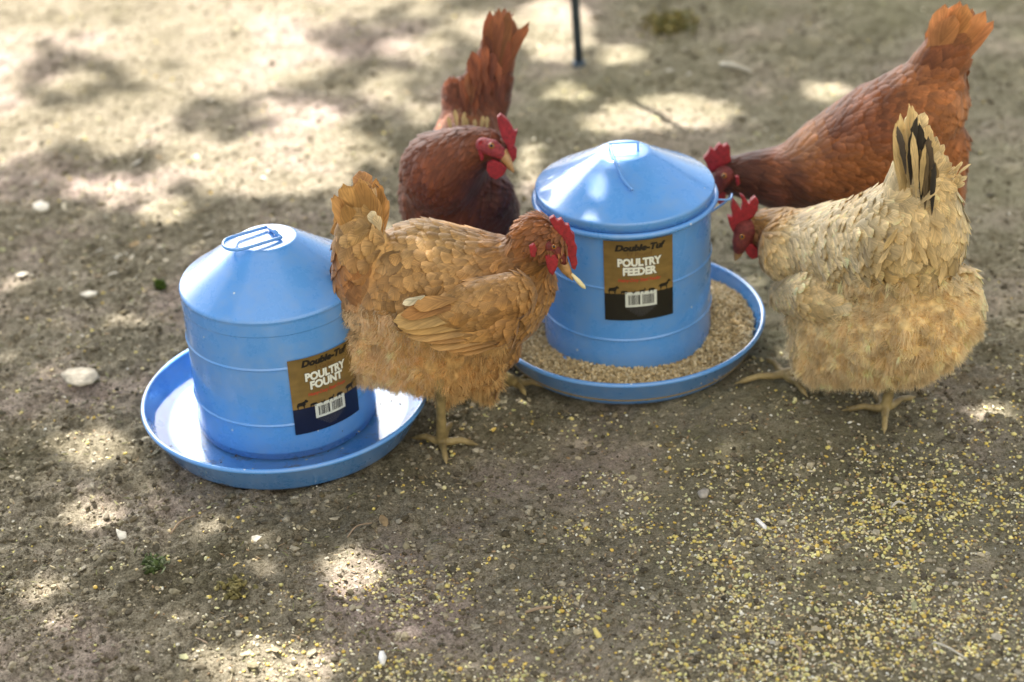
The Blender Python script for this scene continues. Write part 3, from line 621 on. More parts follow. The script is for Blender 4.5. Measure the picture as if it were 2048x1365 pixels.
class Hen:
    def __init__(s, name, gpx, label, Yref=None, body_col=(.3, .2, .1)):
        s.o = G(*gpx); s.Y = s.o[1]; s.name = name; s.root = tag(empty(name, s.o), label, 'hen', 'hens feeding around the blue feeder and fount'); s.col = body_col
    def p(s, x, y, yo=0.0): return WY(x, y, s.Y+yo)
    def r(s, px, yo=0.0): return px*(s.Y+yo)/(FPX*CF[1])*.985         # pixels -> metres near the hen's plane
    def blob(s, chains, voxel=.0045, it=10, name='body', col=None, lump=0, lumpy=None):
        g = Geo()
        for ch in chains:
            pts = [(s.p(x, y, yo), s.r(r, yo)) for x, y, yo, r in ch]
            if len(pts) == 1: g.sphere(*pts[0], 24, 16)
            else: g.chain(pts)
        me = remeshed(name, g, voxel, it)
        if lump:      # soft tufts and hollows in the plumage
            from mathutils import noise
            co = np.zeros(len(me.vertices)*3, np.float32); me.vertices.foreach_get('co', co); co = co.reshape(-1, 3); vn = co*0; vn = vn.ravel(); me.vertices.foreach_get('normal', vn); vn = vn.reshape(-1, 3)
            k = lumpy(co) if lumpy else np.ones(len(co))
            for i in range(len(co)):
                if k[i] > .02: co[i] += vn[i]*lump*k[i]*(noise.noise(Vector(co[i]*38))+.6*noise.noise(Vector(co[i]*85)))
            me.vertices.foreach_set('co', co.ravel()); me.update()
        c = np.zeros((len(me.vertices), 4), np.float32); c[:] = (*(col or s.col), 1)
        at = me.attributes.new('Col', 'FLOAT_COLOR', 'POINT'); at.data.foreach_set('color', c.ravel())
        return me
    def plume(s, me, guides, n, part, spacing=.42, parent=None, jit=.13, fl=True, curl=.12, ragged=.08, edge=1.12, skip=None):
        """cover a surface with feathers; guides = (x,y,yo, dx,dy,dz, L,W,lift,(r,g,b))"""
        P, Nn, A = sample_surface(me, n)
        gp = np.array([s.p(*g[:3]) for g in guides]); gd = np.array([(CR*g[3]-CU*g[4]+CF*g[5])/math.sqrt(g[3]**2+g[4]**2+g[5]**2) for g in guides])
        gs = np.array([g[6:9] for g in guides]); gc = np.array([g[9] for g in guides])
        if 'Col' in me.attributes:      # the skin under the feathers takes their colour
            co = np.zeros(len(me.vertices)*3, np.float32); me.vertices.foreach_get('co', co); co = co.reshape(-1, 3)
            w_ = 1/(((co[:, None]-gp[None])**2).sum(-1)+1e-5)**1.6; w_ /= w_.sum(1, keepdims=True); cc_ = np.ones((len(co), 4), np.float32); cc_[:, :3] = (w_@gc)*.92
            me.attributes['Col'].data.foreach_set('color', cc_.ravel())
        d2 = ((P[:, None]-gp[None])**2).sum(-1)+1e-5; w = 1/d2**1.6; w /= w.sum(1, keepdims=True)
        D = w@gd; Sz = w@gs; C = w@gc
        if skip is not None:
            m_ = ~skip(P); P, Nn, D, Sz, C = P[m_], Nn[m_], D[m_], Sz[m_], C[m_]
        k = thin(P, Sz[:, 1]*spacing); P, Nn, D, Sz, C = P[k], Nn[k], D[k], Sz[k], C[k]; n = len(P)
        D /= np.linalg.norm(D, axis=1, keepdims=True)+1e-9; D = D-(D*Nn).sum(1, keepdims=True)*Nn; ln_ = np.linalg.norm(D, axis=1)
        ok_ = ln_ > .38; P, Nn, D, Sz, C, ln_ = P[ok_], Nn[ok_], D[ok_], Sz[ok_], C[ok_], ln_[ok_]; n = len(P); D = D/ln_[:, None]
        D = D+np.cross(Nn, D)*rng.normal(0, .09, (n, 1)); L = Sz[:, 0]*rng.uniform(.8, 1.15, n); Wd = Sz[:, 1]*rng.uniform(.85, 1.15, n)
        C = C*(1+rng.normal(0, jit, (n, 1)))*(1+rng.normal(0, .05, (n, 1))*np.array([0, .4, 1.2]))
        P0 = P-Nn*.0002-D*(L*.35)[:, None]
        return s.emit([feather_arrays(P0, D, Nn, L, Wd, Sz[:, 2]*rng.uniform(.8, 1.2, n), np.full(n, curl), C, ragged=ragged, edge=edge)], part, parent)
    def emit(s, arrs, part, parent=None, mat='feather'):
        V, F, C, U = merge(arrs); return link(part, np_mesh(part, V, F, C, U), M[mat], parent or s.root)
    def quills(s, Q, part=None, parent=None, curl=.1, ragged=.04, tip=.4, emit=True, nrm=None, edge=1.1, cup=.35):
        """big feathers: (x,y,yo, x2,y2,yo2, widthpx, (r,g,b), [normal tilt])"""
        P0 = np.array([s.p(*q[:3]) for q in Q]); P1 = np.array([s.p(*q[3:6]) for q in Q]); D = P1-P0; L = np.linalg.norm(D, axis=1)
        Wd = np.array([s.r(q[6]) for q in Q]); C = np.array([q[7] for q in Q]); n = len(Q)
        Nn = np.array([-CF if len(q) < 9 else (CR*q[8][0]-CU*q[8][1]+CF*q[8][2]) for q in Q])
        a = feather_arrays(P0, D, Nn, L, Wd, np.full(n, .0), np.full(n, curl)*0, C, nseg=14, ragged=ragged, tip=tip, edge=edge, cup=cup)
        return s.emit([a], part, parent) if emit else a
    def fluff(s, me, region, n, L, col, part='fluff', parent=None, dirv=(0, .6, 0), spread=.55, width=.0009, jit=.2, splay=.6):
        """fine down: thin tapering strands"""
        P, Nn, A = sample_surface(me, n); k = region(s, P); P, Nn = P[k], Nn[k]; n = len(P)
        if n == 0: return
        dv = CR*dirv[0]-CU*dirv[1]+CF*dirv[2]
        # tufts: neighbouring strands share a direction
        cell = np.floor(P/.011).astype(int); h = (cell*np.array([73856093, 19349663, 83492791])).sum(1) % 4096; tuft = rng.normal(0, spread, (4096, 3))[h]
        D = Nn*splay+dv+tuft+rng.normal(0, spread*.45, (n, 3)); D /= np.linalg.norm(D, axis=1, keepdims=True)
        B = np.cross(D, rng.normal(0, 1, (n, 3))); B /= np.linalg.norm(B, axis=1, keepdims=True)
        L = L*rng.uniform(.5, 1.2, n); t = np.array([0, .33, .66, 1.0]); w = np.array([1, .85, .55, .08])*width
        bend = np.array([0, 0, -1.0])*.25+Nn*0; V = P[:, None, None]-Nn[:, None, None]*.002+D[:, None, None]*(t[None, :, None]*L[:, None, None])[..., None]+bend[:, None, None]*((t**2)[None, :, None]*L[:, None, None])[..., None]+B[:, None, None]*(w[None, :, None]*np.array([-1, 1])[None, None])[..., None]
        tc_ = (1+rng.normal(0, jit, 4096))[h]; C = np.array(col)*(tc_*(1+rng.normal(0, jit*.4, n)))[:, None]; C = np.broadcast_to(C[:, None, None], V.shape)
        a = np.array([0, 2, 4]); f = np.stack([a, a+1, a+3, a+2], -1); F = (f[None]+(np.arange(n)*8)[:, None, None]).reshape(-1, 4)
        me2 = np_mesh(part, V.reshape(-1, 3), F, C.reshape(-1, 3).clip(.004, .95)); return link(part, me2, M['fluff'], parent or s.root)
    def blade(s, pts, yo, thick, part, mat='comb', voxel=.0009, it=3, parent=None, tilt=(0, 0)):
        """fleshy flat shape: pixel outline, thickness along the view-independent depth axis"""
        P = [s.p(x, y, yo+tilt[0]*(x-pts[0][0])/1000+tilt[1]*(y-pts[0][1])/1000) for x, y in pts]
        nrm = np.array([0, 1.0, 0]); t = thick/2; n = len(P)
        V = [p-nrm*t for p in P]+[p+nrm*t for p in P]; F = [tuple(range(n))[::-1], tuple(range(n, 2*n))]+[(i, (i+1) % n, n+(i+1) % n, n+i) for i in range(n)]
        g = Geo(); g.add(V, F); me = remeshed(part, g, voxel, it); return link(part, me, M[mat], parent or s.root)
    def beak(s, base, tip, r, yo=0, drop=.15):
        b0, t0 = s.p(*base), s.p(*tip); g = Geo(); d = t0-b0
        up = [b0-d*.25, b0+d*.3, b0+d*.7, b0+d*.93, t0]; off = np.array([0, 0, -1.0])*np.linalg.norm(d)*drop
        g.tube([up[0], up[1], up[2]+off*.1, up[3]+off*.5, up[4]+off], [r*1.05, r*.85, r*.5, r*.25, r*.04], 12)
        o = link('beak', g.mesh('beak'), M['beak'], s.root)
        g = Geo(); lo = np.cross(np.cross(d, np.array([0, 0, -1.0])), d); lo = lo/np.linalg.norm(lo)*r*.55
        g.tube([b0-d*.2+lo, b0+d*.4+lo, b0+d*.8+lo*.8], [r*.7, r*.5, r*.1], 10); link('lower_beak', g.mesh('lower_beak'), M['beak'], o)
    def eye(s, x, y, yo, r):
        c = s.p(x, y, yo); g = Geo(); g.sphere(c, r, 16, 12); e = link('eye', g.mesh('eye'), M['eye'], s.root)
        g = Geo(); v = CAM-c; v /= np.linalg.norm(v); g.sphere(c+v*r*.55, r*.58, 14, 10); link('pupil', g.mesh('pupil'), M['pupil'], e)
    def leg(s, hock, foot, toes, r=.0071, back=None):
        """hock: world point inside the feathers; foot: ankle on the ground; toes: ground pixels of toe tips"""
        def gz(q): q = np.array(q, float); return np.array([q[0], q[1], float(ground_h(q[:1], q[1:2])[0])+.0045])
        g = Geo(); f = gz(foot); h = np.array(hock); ank = f+np.array([0, 0, .010]); toes = [gz(q) for q in toes]
        g.chain([(h, r*1.35), (h*.5+ank*.5, r*.95), (ank, r*1.15)])
        for tx in toes:
            tip = np.array(tx); mid = ank*.5+tip*.5+np.array([0, 0, .006]); kn = ank*.78+tip*.22+np.array([0, 0, .0005])
            g.chain([(ank, r*.95), (kn, r*.82), (mid, r*.66), (ank*.2+tip*.8+np.array([0, 0, .0035]), r*.6)])
            g.chain([(ank*.2+tip*.8+np.array([0, 0, .0035]), r*.5), (tip+np.array([0, 0, .002]), r*.14)])
        return link('leg', remeshed('leg', g, .0016, 3), M['leg'], s.root)
def box_region(*boxes):
    def f(h, P):
        x, y = proj(P); m = np.zeros(len(P), bool)
        for x0, x1, y0, y1 in boxes: m |= (x > x0) & (x < x1) & (y > y0) & (y < y1)
        return m
    return f

# ------------------------------------------------------------------ the tree whose leaves dapple the ground
SPOTS = [(190, 885, 75, 42), (185, 1015, 60, 32), (440, 1060, 55, 26), (520, 1112, 40, 36), (705, 1150, 62, 50), (105, 1200, 60, 50), (525, 1335, 150, 48), (1010, 820, 52, 30), (1965, 722, 48, 14),
         (1335, 222, 130, 36), (1655, 178, 50, 20), (1135, 190, 55, 18), (1230, 250, 60, 20), (1060, 330, 25, 60), (760, 470, 60, 26), (900, 850, 60, 30), (1110, 60, 75, 60), (1240, 110, 45, 20),
         (330, 420, 60, 30), (560, 330, 160, 60), (230, 250, 120, 40), (30, 560, 30, 18), (250, 640, 40, 12), (380, 800, 45, 60)]
def sunmask(px, py, P):
    s = np.zeros(len(px))
    for x, y, a, b_ in SPOTS: s = np.maximum(s, 1.5-((px-x)/a)**2*.9-((py-y)/b_)**2*.9)
    # open sun at the back left, broken by leaf shade
    e = np.clip((760-px)/420, 0, 1.0)*np.clip((440-py)/200, 0, 1)+np.clip((1290-px)/350, 0, 1)*np.clip((130-py)/90, 0, 1)*.75
    e = np.maximum(e, np.clip((1060-px)/200, 0, 1)*np.clip((330-py)/140, 0, 1)*.8)
    nz_ = fbm(P[:, 0]*14+3, P[:, 1]*10, 61, 3)
    s = np.maximum(s, np.where(e > 0, (nz_-.645+.3*e)*12, -1))
    # stray flecks everywhere
    s = np.maximum(s, (fbm(P[:, 0]*11, P[:, 1]*9, 401, 2)-.89)*14)
    return s, e
SOFT = [(1760, 400, .0, .30, .03), (1830, 250, -.05, .36, .035), (745, 400, .03, .30, .03), (900, 450, .03, .30, .04), (1700, 190, 0, .3, .05), (1900, 40, 0, .4, .03), (1240, 330, 0, .3, .03), (880, 260, 0, .25, .03)]
def leaf_canopy():
    n_ = 230000
    gx_ = rng.uniform(-2.3, 2.7, n_); gy_ = rng.uniform(.7, 5.0, n_); P = np.stack([gx_, gy_, np.zeros(n_)], -1); px, py = proj(P)
    s, e_ = sunmask(px, py, P)
    eb = (fbm(P[:, 0]*1.6, P[:, 1]*1.6, 222, 3)-.5)*1.6
    edge = np.clip((P[:, 0]+1.9+eb)/.35, 0, 1)*np.clip((2.3-P[:, 0]+eb)/.35, 0, 1)*np.clip((4.8-P[:, 1]+eb*.5)/.2, 0, 1)*np.clip((P[:, 1]-.9+eb*.4)/.2, 0, 1)
    for x, y, yo, hz, rad in SOFT:      # ragged gaps that let flecks of sun on to the birds' backs
        q = G(x, y, hz)-LV*(hz/LV[2]); dd = np.hypot(P[:, 0]-q[0], (P[:, 1]-q[1])/1.3)/rad
        s = np.maximum(s, np.where((dd < 1) & (fbm(P[:, 0]*32, P[:, 1]*32, 77, 2) > .48), .8, -1))
    keep = (s < .45) & (rng.random(n_) < edge*(1-.45*np.clip(e_*1.5, 0, 1))); P = P[keep]; e_ = e_[keep]; n_ = len(P)
    h = rng.uniform(2.55, 3.3, n_)+.25*fbm(P[:, 0]*2, P[:, 1]*2, 8, 2)+1.5*np.clip(e_*1.5, 0, 1); C_ = P+LV*(h/LV[2])[:, None]
    t = np.linspace(0, 1, 4); w = np.array([.06, .95, .85, .05]); L = rng.uniform(.028, .05, n_); Wd = L*rng.uniform(.42, .6, n_)/1.0
    D = rng.normal(0, 1, (n_, 3))*[1, 1, .45]; D /= np.linalg.norm(D, axis=1, keepdims=True); Nn = rng.normal(0, .45, (n_, 3))+LV; B = np.cross(D, Nn); B /= np.linalg.norm(B, axis=1, keepdims=True)
    V = C_[:, None, None]+D[:, None, None]*((t-.5)[None, :, None]*L[:, None, None])[..., None]+B[:, None, None]*(w[None, :, None]*np.array([-.5, .5])[None, None]*Wd[:, None, None])[..., None]
    a = np.array([0, 2, 4]); f = np.stack([a, a+1, a+3, a+2], -1); F = (f[None]+(np.arange(n_)*8)[:, None, None]).reshape(-1, 4)
    C = np.repeat(pick([(.07, .11, .02), (.09, .13, .03), (.05, .09, .02), (.12, .14, .03)], n_), 8, 0)
    return V.reshape(-1, 3), F, C, C_
V, F, C, LC = leaf_canopy()
tree = tag(empty('shade_tree', (2.9, 6.3, 0)), 'leafy shade tree standing behind the hens, its crown spread over the yard', 'tree')
link('crown', np_mesh('crown', V, F, C), M['leafm'], tree)
g = Geo(); base = np.array([2.9, 6.3, -.1]); top = np.array([2.1, 5.9, 3.9])
g.tube(curve_pts([base, (2.85, 6.3, 1.0), (2.5, 6.2, 2.6), top, (1.6, 5.6, 4.9)], 16), [.19-.0085*i for i in range(17)], 12)
r_ = random.Random(3)
for i in range(11):
    s0 = np.array([2.45-.07*i*.6, 6.15-.04*i, 2.7+.17*i]); e0 = LC[r_.randrange(len(LC))]+np.array([0, 0, .35]); md = (s0+e0)/2+np.array([0, 0, .25])
    g.tube(curve_pts([s0, md, e0], 10), [.045-.0036*k for k in range(11)], 7)
link('trunk', g.mesh('trunk'), M['bark'], tree)

# ------------------------------------------------------------------ single things on the ground
# steel post at the back
pb = G(1158, 127); pt = WY(1146, -60, pb[1]+.02); dirp = (pt-pb)/np.linalg.norm(pt-pb)
g = Geo(); g.tube([pb-dirp*.06, pb+dirp*.5, pb+dirp*1.25], .0088, 16); g.tube([pb+dirp*1.2501, pb+dirp*1.262], [.0108, .0108], 16)
g.tube([pb+np.array([0, 0, -.01]), pb+np.array([0, 0, .005])], [.014, .012], 16)
tag(link('steel_post', g.mesh('steel_post'), M['post']), 'thin dark blue-grey steel post stuck in the ground at the back', 'post')
def flat_thing(name, outline, h, mat_, label, cat, jitter=.0015, group=None, lift=.0, seed=1):
    """flat irregular piece with rounded body; outline in picture points laid out on the ground"""
    pts = [G(*q) for q in outline]; c = sum(pts)/len(pts); gz = float(ground_h(np.array([c[0]]), np.array([c[1]]))[0])+.0015
    r_ = random.Random(seed); V = []; n_ = len(pts)
    for k, (s_, z_) in enumerate([(.9, 0), (1.0, h*.5), (.86, h), (.45, h*1.12)]):
        for p in pts:
            q = c+(p-c)*s_; V.append((q[0]+r_.uniform(-1, 1)*jitter*.4, q[1]+r_.uniform(-1, 1)*jitter*.4, gz+z_+r_.uniform(-.5, .5)*h*.2+lift))
    F = [(k*n_+i, k*n_+(i+1) % n_, (k+1)*n_+(i+1) % n_, (k+1)*n_+i) for k in range(3) for i in range(n_)]+[tuple(3*n_+i for i in range(n_)), tuple(range(n_))[::-1]]
    g = Geo(); g.add(V, F); return tag(link(name, g.mesh(name), mat_), label, cat, group)
m_pale = simple('pale_stone', (.44, .39, .29), .9, .35, 70, .9, bscale=250); m_chip = simple('pale_chip', (.52, .48, .37), .7, .2, 90, .4)
m_wood = simple('dry_wood', (.33, .24, .15), .85, .35, 70, .6); m_bone = simple('white_shell', (.75, .73, .66), .5, .12, 90, .3); m_green = mat_attr('moss', .8, 0, 100, .3, 300, trans=.25)
flat_thing('flat_stone', [(122, 752), (138, 742), (165, 738), (190, 742), (200, 758), (186, 772), (160, 777), (134, 772)], .004, m_pale, 'flat pale cream stone lying on bare soil left of the fount', 'stone')
flat_thing('wood_chip', [(158, 588), (176, 582), (196, 584), (193, 591), (172, 595)], .003, m_chip, 'long white chip on the soil above the pale stone', 'chip', seed=2)
flat_thing('wood_chip', [(66, 412), (82, 407), (100, 412), (98, 426), (80, 430), (68, 424)], .004, m_chip, 'rounded whitish chip in the litter at the far left', 'chip', seed=3)
flat_thing('wood_chip', [(231, 1058), (240, 1062), (252, 1064), (254, 1078), (240, 1081), (234, 1072)], .0022, m_chip, 'torn whitish flake below the fount, left of the sunlit patches', 'chip', seed=4)
flat_thing('quill_piece', [(1508, 1042), (1514, 1041), (1536, 1060), (1534, 1066), (1528, 1064)], .003, m_bone, 'short bright white quill piece among the grain at the right', 'feather piece', seed=5)
flat_thing('corn_husk', [(1184, 1260), (1191, 1258), (1204, 1276), (1200, 1283), (1193, 1278)], .003, simple('husk', (.7, .56, .16), .6), 'yellow sliver of corn husk near the bottom edge', 'corn husk', seed=6)
flat_thing('pebble', [(1395, 992), (1410, 984), (1420, 990), (1414, 1000), (1400, 1002)], .006, simple('grey_stone', (.33, .3, .25), .85, .3, 100, .5), 'grey brown pebble among grain in front of the feeder', 'pebble', seed=7)
flat_thing('pebble', [(757, 1322), (760, 1312), (768, 1310), (774, 1322), (770, 1336), (761, 1336)], .006, m_bone, 'smooth white pebble near the bottom edge left of centre', 'pebble', seed=8)
def twig(pts, r, mat_, name, label, cat='twig', seed=0):
    P3 = []
    for x, y, z in pts:
        p = G(x, y); P3.append((p[0], p[1], float(ground_h(np.array([p[0]]), np.array([p[1]]))[0])+z))
    g = Geo(); k = 14; c = curve_pts(P3, k); g.tube(c, [r*(1-.5*abs(i/k-.4)) for i in range(k+1)], 7); return tag(link(name, g.mesh(name), mat_), label, cat)
twig([(695, 1083, .003), (715, 1068, .005), (745, 1048, .003)], .0012, m_wood, 'twig', 'thin brown twig between the two sunlit patches below the fount')
twig([(340, 1068, .003), (362, 1050, .006), (392, 1030, .003)], .0014, m_wood, 'twig', 'dry forked-looking twig in front of the fount pan')
twig([(1868, 1282, .003), (1885, 1290, .006), (1905, 1302, .005), (1935, 1318, .003)], .0017, m_chip, 'straw', 'pale bent straw on the thick grain at the bottom right', 'straw')
twig([(1590, 1290, .003), (1600, 1305, .006), (1600, 1325, .003)], .0018, m_wood, 'twig', 'short curved brown twig near the bottom edge, right of centre')
twig([(1782, 1018, .003), (1795, 1008, .006), (1812, 1012, .004)], .0020, m_chip, 'straw', 'curled pale scrap of straw at the edge of the yellow corn', 'straw')
twig([(390, 1275, .002), (402, 1288, .004), (416, 1298, .003)], .0011, m_wood, 'twig', 'tiny dark twig near the bottom left')
twig([(1050, 1222, .003), (1075, 1220, .006), (1105, 1216, .004)], .0022, m_wood, 'twig', 'knobbly brown twig lying level near the bottom centre')
twig([(1440, 135, .004), (1465, 142, .007), (1505, 148, .004)], .005, m_chip, 'stick', 'pale straight stick on the ground at the back, right of the post', 'stick')
def sprig(c, n_, rad, hgt, cols, name, label, seed=1):
    c = G(*c); r_ = np.random.default_rng(seed); P = np.stack([c[0]+r_.normal(0, rad, n_), c[1]+r_.normal(0, rad*1.2, n_), np.abs(r_.normal(0, hgt, n_))+.003], -1)
    s = r_.uniform(.002, .0055, n_); size = np.stack([s*1.3, s*.8, s*.2], -1); V, F, C = lumps(P, size, pick(cols, n_, .2), False, .25)
    tag(link(name, np_mesh(name, V, F, C), m_green), label, 'plant')
sprig((308, 1137), 120, .0065, .004, [(.09, .13, .04), (.14, .18, .07), (.28, .32, .19)], 'green_sprig', 'small crumpled green sprig on the soil at the lower left', 2)
sprig((470, 1180), 60, .008, .002, [(.24, .21, .08), (.32, .28, .12)], 'dry_sprig', 'yellowish dry sprig below the brightest sunlit patch', 3)
sprig((1340, 55), 420, .026, .008, [(.24, .2, .06), (.3, .24, .08), (.16, .16, .05)], 'dry_sprig', 'ochre clump of dry weeds at the very back, right of the post', 5)
sprig((322, 577), 110, .003, .003, [(.06, .1, .01)], 'green_sprig', 'tiny dark green sprig beside the fount at its left', 6)
# ------------------------------------------------------------------ hens
def gl(*q): return list(q)
# ===== hen A: golden brown, front centre, side on, walking to the right
A = Hen('hen', (905, 880), 'golden brown hen walking between the fount and the feeder, a pale straw at its beak', body_col=(.46, .28, .10))
A.root.name = 'golden_hen'
body = A.blob([
 [(735, 590, .02, 66), (850, 572, .03, 134), (985, 585, .03, 116), (1030, 570, .03, 84)],
 [(800, 690, .03, 86), (905, 705, .03, 88), (990, 690, .03, 56)],
 [(735, 660, .03, 62), (790, 700, .03, 66)], [(702, 672, .02, 42), (740, 720, .02, 46)],
 [(730, 580, .02, 64), (722, 510, .02, 58), (720, 455, .02, 46), (725, 410, .02, 30), (730, 378, .02, 16)],
 [(1030, 545, .03, 66), (1062, 500, .02, 50), (1072, 468, .01, 42), (1092, 480, .0, 38), (1110, 500, -.005, 26)],
 [(905, 730, .03, 50), (885, 790, .02, 14)], [(960, 740, .03, 46), (975, 785, .06, 12)],
], lump=.009, lumpy=lambda P: (lambda x, y: np.clip((y-600-np.clip(x-760, 0, 400)*.4)/70, .12, 1))(*proj(P)))
link('body', body, mat_attr('skin_down', .9, .6, 500, .3, 120), A.root)
g1, g2, g3, g4, g5 = (.50, .27, .085), (.40, .195, .055), (.62, .39, .15), (.44, .19, .058), (.26, .11, .03)
cr = (.6, .40, .17)
A.plume(body, [
 (1100, 455, -.03, -.9, .6, 0, .024, .007, .12, (.24, .085, .03)), (1075, 455, -.04, -.9, .6, 0, .03, .0075, .12, (.30, .11, .036)), (1080, 480, -.045, -.8, .8, 0, .03, .0075, .12, (.24, .085, .03)),
 (1085, 430, 0, -.9, .5, .1, .026, .007, .12, (.36, .135, .045)), (1050, 440, 0, -1, .35, 0, .036, .008, .14, (.46, .18, .05)), (1070, 500, -.03, -.7, 1, 0, .036, .0075, .12, (.28, .11, .035)),
 (1010, 470, -.02, -1, .5, 0, .040, .010, .14, (.5, .24, .07)), (1090, 560, -.02, -.4, 1, 0, .032, .013, .14, g2), (1110, 620, 0, -.4, 1, 0, .022, .017, .18, g1),
 (1070, 680, -.03, -.7, .7, 0, .022, .018, .2, g1), (1000, 610, -.06, -1, .35, 0, .021, .019, .2, (.36, .19, .055)), (950, 450, 0, -1, .12, 0, .026, .019, .2, g3),
 (900, 450, 0, -1, .05, 0, .024, .021, .22, (.48, .29, .1)), (850, 445, 0, -1, .05, 0, .022, .02, .24, g3), (800, 440, 0, -1, -.3, 0, .022, .019, .26, g3),
 (860, 520, -.06, -1, .25, 0, .023, .020, .22, (.42, .23, .065)), (790, 510, -.05, -1, .35, 0, .026, .022, .24, (.42, .22, .06)), (760, 590, -.05, -.6, .9, 0, .032, .024, .2, g1),
 (700, 480, -.03, -.3, .8, 0, .034, .027, .16, g3), (745, 470, -.03, -.8, .5, 0, .030, .025, .16, g3), (740, 410, 0, -.4, -.9, 0, .038, .030, .12, g3), (715, 420, -.02, -.3, -.9, 0, .038, .030, .12, g1), (730, 370, 0, -.2, -1, 0, .036, .03, .06, g4), (690, 560, -.02, .1, 1, 0, .036, .026, .16, g4), (670, 520, .02, -.1, 1, .1, .036, .026, .16, g4), (760, 430, .02, -.6, -.5, 0, .032, .026, .12, g3),
 (900, 640, -.08, -1, .2, 0, .022, .019, .2, g1), (960, 720, -.06, -.4, 1, 0, .032, .018, .14, g1), (900, 730, -.06, -.3, 1, 0, .034, .018, .14, (.46, .28, .09)), (840, 700, -.05, -.5, 1, 0, .030, .024, .12, (.62, .42, .18)), (760, 690, -.05, -.6, .8, 0, .030, .026, .14, (.74, .54, .28)), (700, 660, -.03, -.8, .5, 0, .030, .026, .16, (.76, .56, .32)), (790, 760, -.03, -.4, 1, 0, .028, .024, .12, (.64, .44, .2)), (870, 760, -.04, -.3, 1, 0, .03, .022, .1, (.56, .35, .13)),
 (880, 790, 0, -.1, 1, 0, .022, .010, .1, g2), (970, 780, 0, -.1, 1, 0, .024, .012, .1, g2), (1090, 480, .08, -.6, .6, 0, .028, .009, .15, g4), (900, 560, .12, -1, .3, 0, .024, .02, .2, g1)],
 26000, 'plumage', spacing=.47, curl=.1, ragged=.05, edge=1.16, skip=lambda P: (lambda x, y: (y > 635+np.clip(x-770, 0, 400)*.5) & (x < 985))(*proj(P)))
A.fluff(body, lambda h, P: (lambda x, y: (y > 615+np.clip(x-760, 0, 400)*.5) & (x < 930) & (x < 830+rng.normal(0, 40, len(x))))(*proj(P)), 110000, .0125, (.90, .70, .44), 'fluff', dirv=(-.3, .3, 0), spread=.7, jit=.13, splay=.5, width=.00048)
A.fluff(body, lambda h, P: (lambda x, y: (y > 650) & (x > 790+rng.normal(0, 40, len(x))) & (x < 1010))(*proj(P)), 80000, .0125, (.78, .54, .24), 'fluff', dirv=(-.15, .6, 0), spread=.55, jit=.1, width=.00048, splay=.4)
# tail: folded fan of broad feathers
tq = []
for k, (x2, y2, w, c) in enumerate([(688, 408, 46, g1), (698, 384, 48, g1), (711, 364, 52, g1), (726, 355, 50, g1), (741, 362, 46, g1), (753, 380, 42, g1)]):
    for yo_ in (-.008, .048): tq.append((738+k*2, 560-k*8, .02, x2, y2+3*(yo_ > 0), yo_+.004*(k % 2), w, tuple(q*rng.uniform(.97, 1.03) for q in c), (-.06+.02*k, -.1, -1 if yo_ < .02 else 1)))
tq += [(752, 452, -.044, 738, 424, -.040, 20, (.72, .6, .36)), (760, 462, -.046, 752, 430, -.044, 18, (.66, .5, .27))]
A.quills(tq, 'tail', ragged=.02, tip=.5, cup=.25, edge=1.03)
# wing
wing = A.blob([[(1030, 590, -.045, 46), (960, 612, -.048, 58), (880, 632, -.056, 40), (820, 640, -.06, 20)], [(1000, 650, -.058, 40), (930, 665, -.062, 32), (850, 655, -.06, 18)]], name='wing', voxel=.0035, it=14)
wo_ = link('wing', wing, bpy.data.materials['skin_down'], A.root)
A.plume(wing, [
 (1050, 560, -.09, -1, .5, 0, .022, .018, .16, g1), (1000, 560, -.1, -1, .3, 0, .024, .019, .18, (.44, .24, .07)), (950, 570, -.1, -1, .25, 0, .026, .020, .18, g1), (1020, 640, -.1, -1, .5, 0, .026, .019, .14, g2),
 (900, 590, -.1, -1, .3, 0, .03, .022, .14, (.46, .27, .085)), (960, 650, -.1, -1, .3, 0, .034, .022, .12, g1), (850, 620, -.09, -1, .3, 0, .036, .022, .1, (.46, .27, .09)), (960, 700, -.08, -1, .1, 0, .04, .018, .06, g1)],
 5200, 'wing_coverts', parent=wo_, spacing=.38, jit=.1)
wq = []
pc = (.56, .34, .12)
for i, q in enumerate([((1000, 692), (915, 704), 20, g1), ((995, 686), (885, 698), 22, g1), ((985, 680), (858, 690), 24, (.52, .3, .1)), ((975, 671), (835, 681), 26, g1), ((965, 661), (812, 671), 28, (.54, .32, .11)), ((950, 650), (794, 657), 32, (.53, .32, .10)), ((930, 634), (785, 638), 40, (.56, .36, .13)), ((920, 614), (800, 620), 30, g2), ((915, 600), (826, 606), 30, g1)]):
    (x1, y1), (x2, y2), w, c = q; wq.append((x1, y1, -.080+.001*i, x2, y2, -.083+.002*abs(i-5)-.0015*i, w, c, (0, -.25+.05*(i-4), -1)))
wq.append((850, 592, -.082, 806, 612, -.086, 15, (.75, .66, .42), (0, 0, -1)))
A.quills(wq, 'flight_feathers', parent=wo_, ragged=.015, tip=.3, cup=.3)
wing2 = A.blob([[(1020, 590, .125, 40), (950, 600, .135, 52), (850, 630, .125, 30)]], name='wing', voxel=.004, it=12)
w2 = link('wing', wing2, bpy.data.materials['skin_down'], A.root)
A.plume(wing2, [(1000, 560, .13, -1, .3, 0, .03, .02, .15, g1), (850, 600, .13, -1, .3, 0, .04, .02, .1, g3)], 1500, 'wing_coverts', parent=w2)
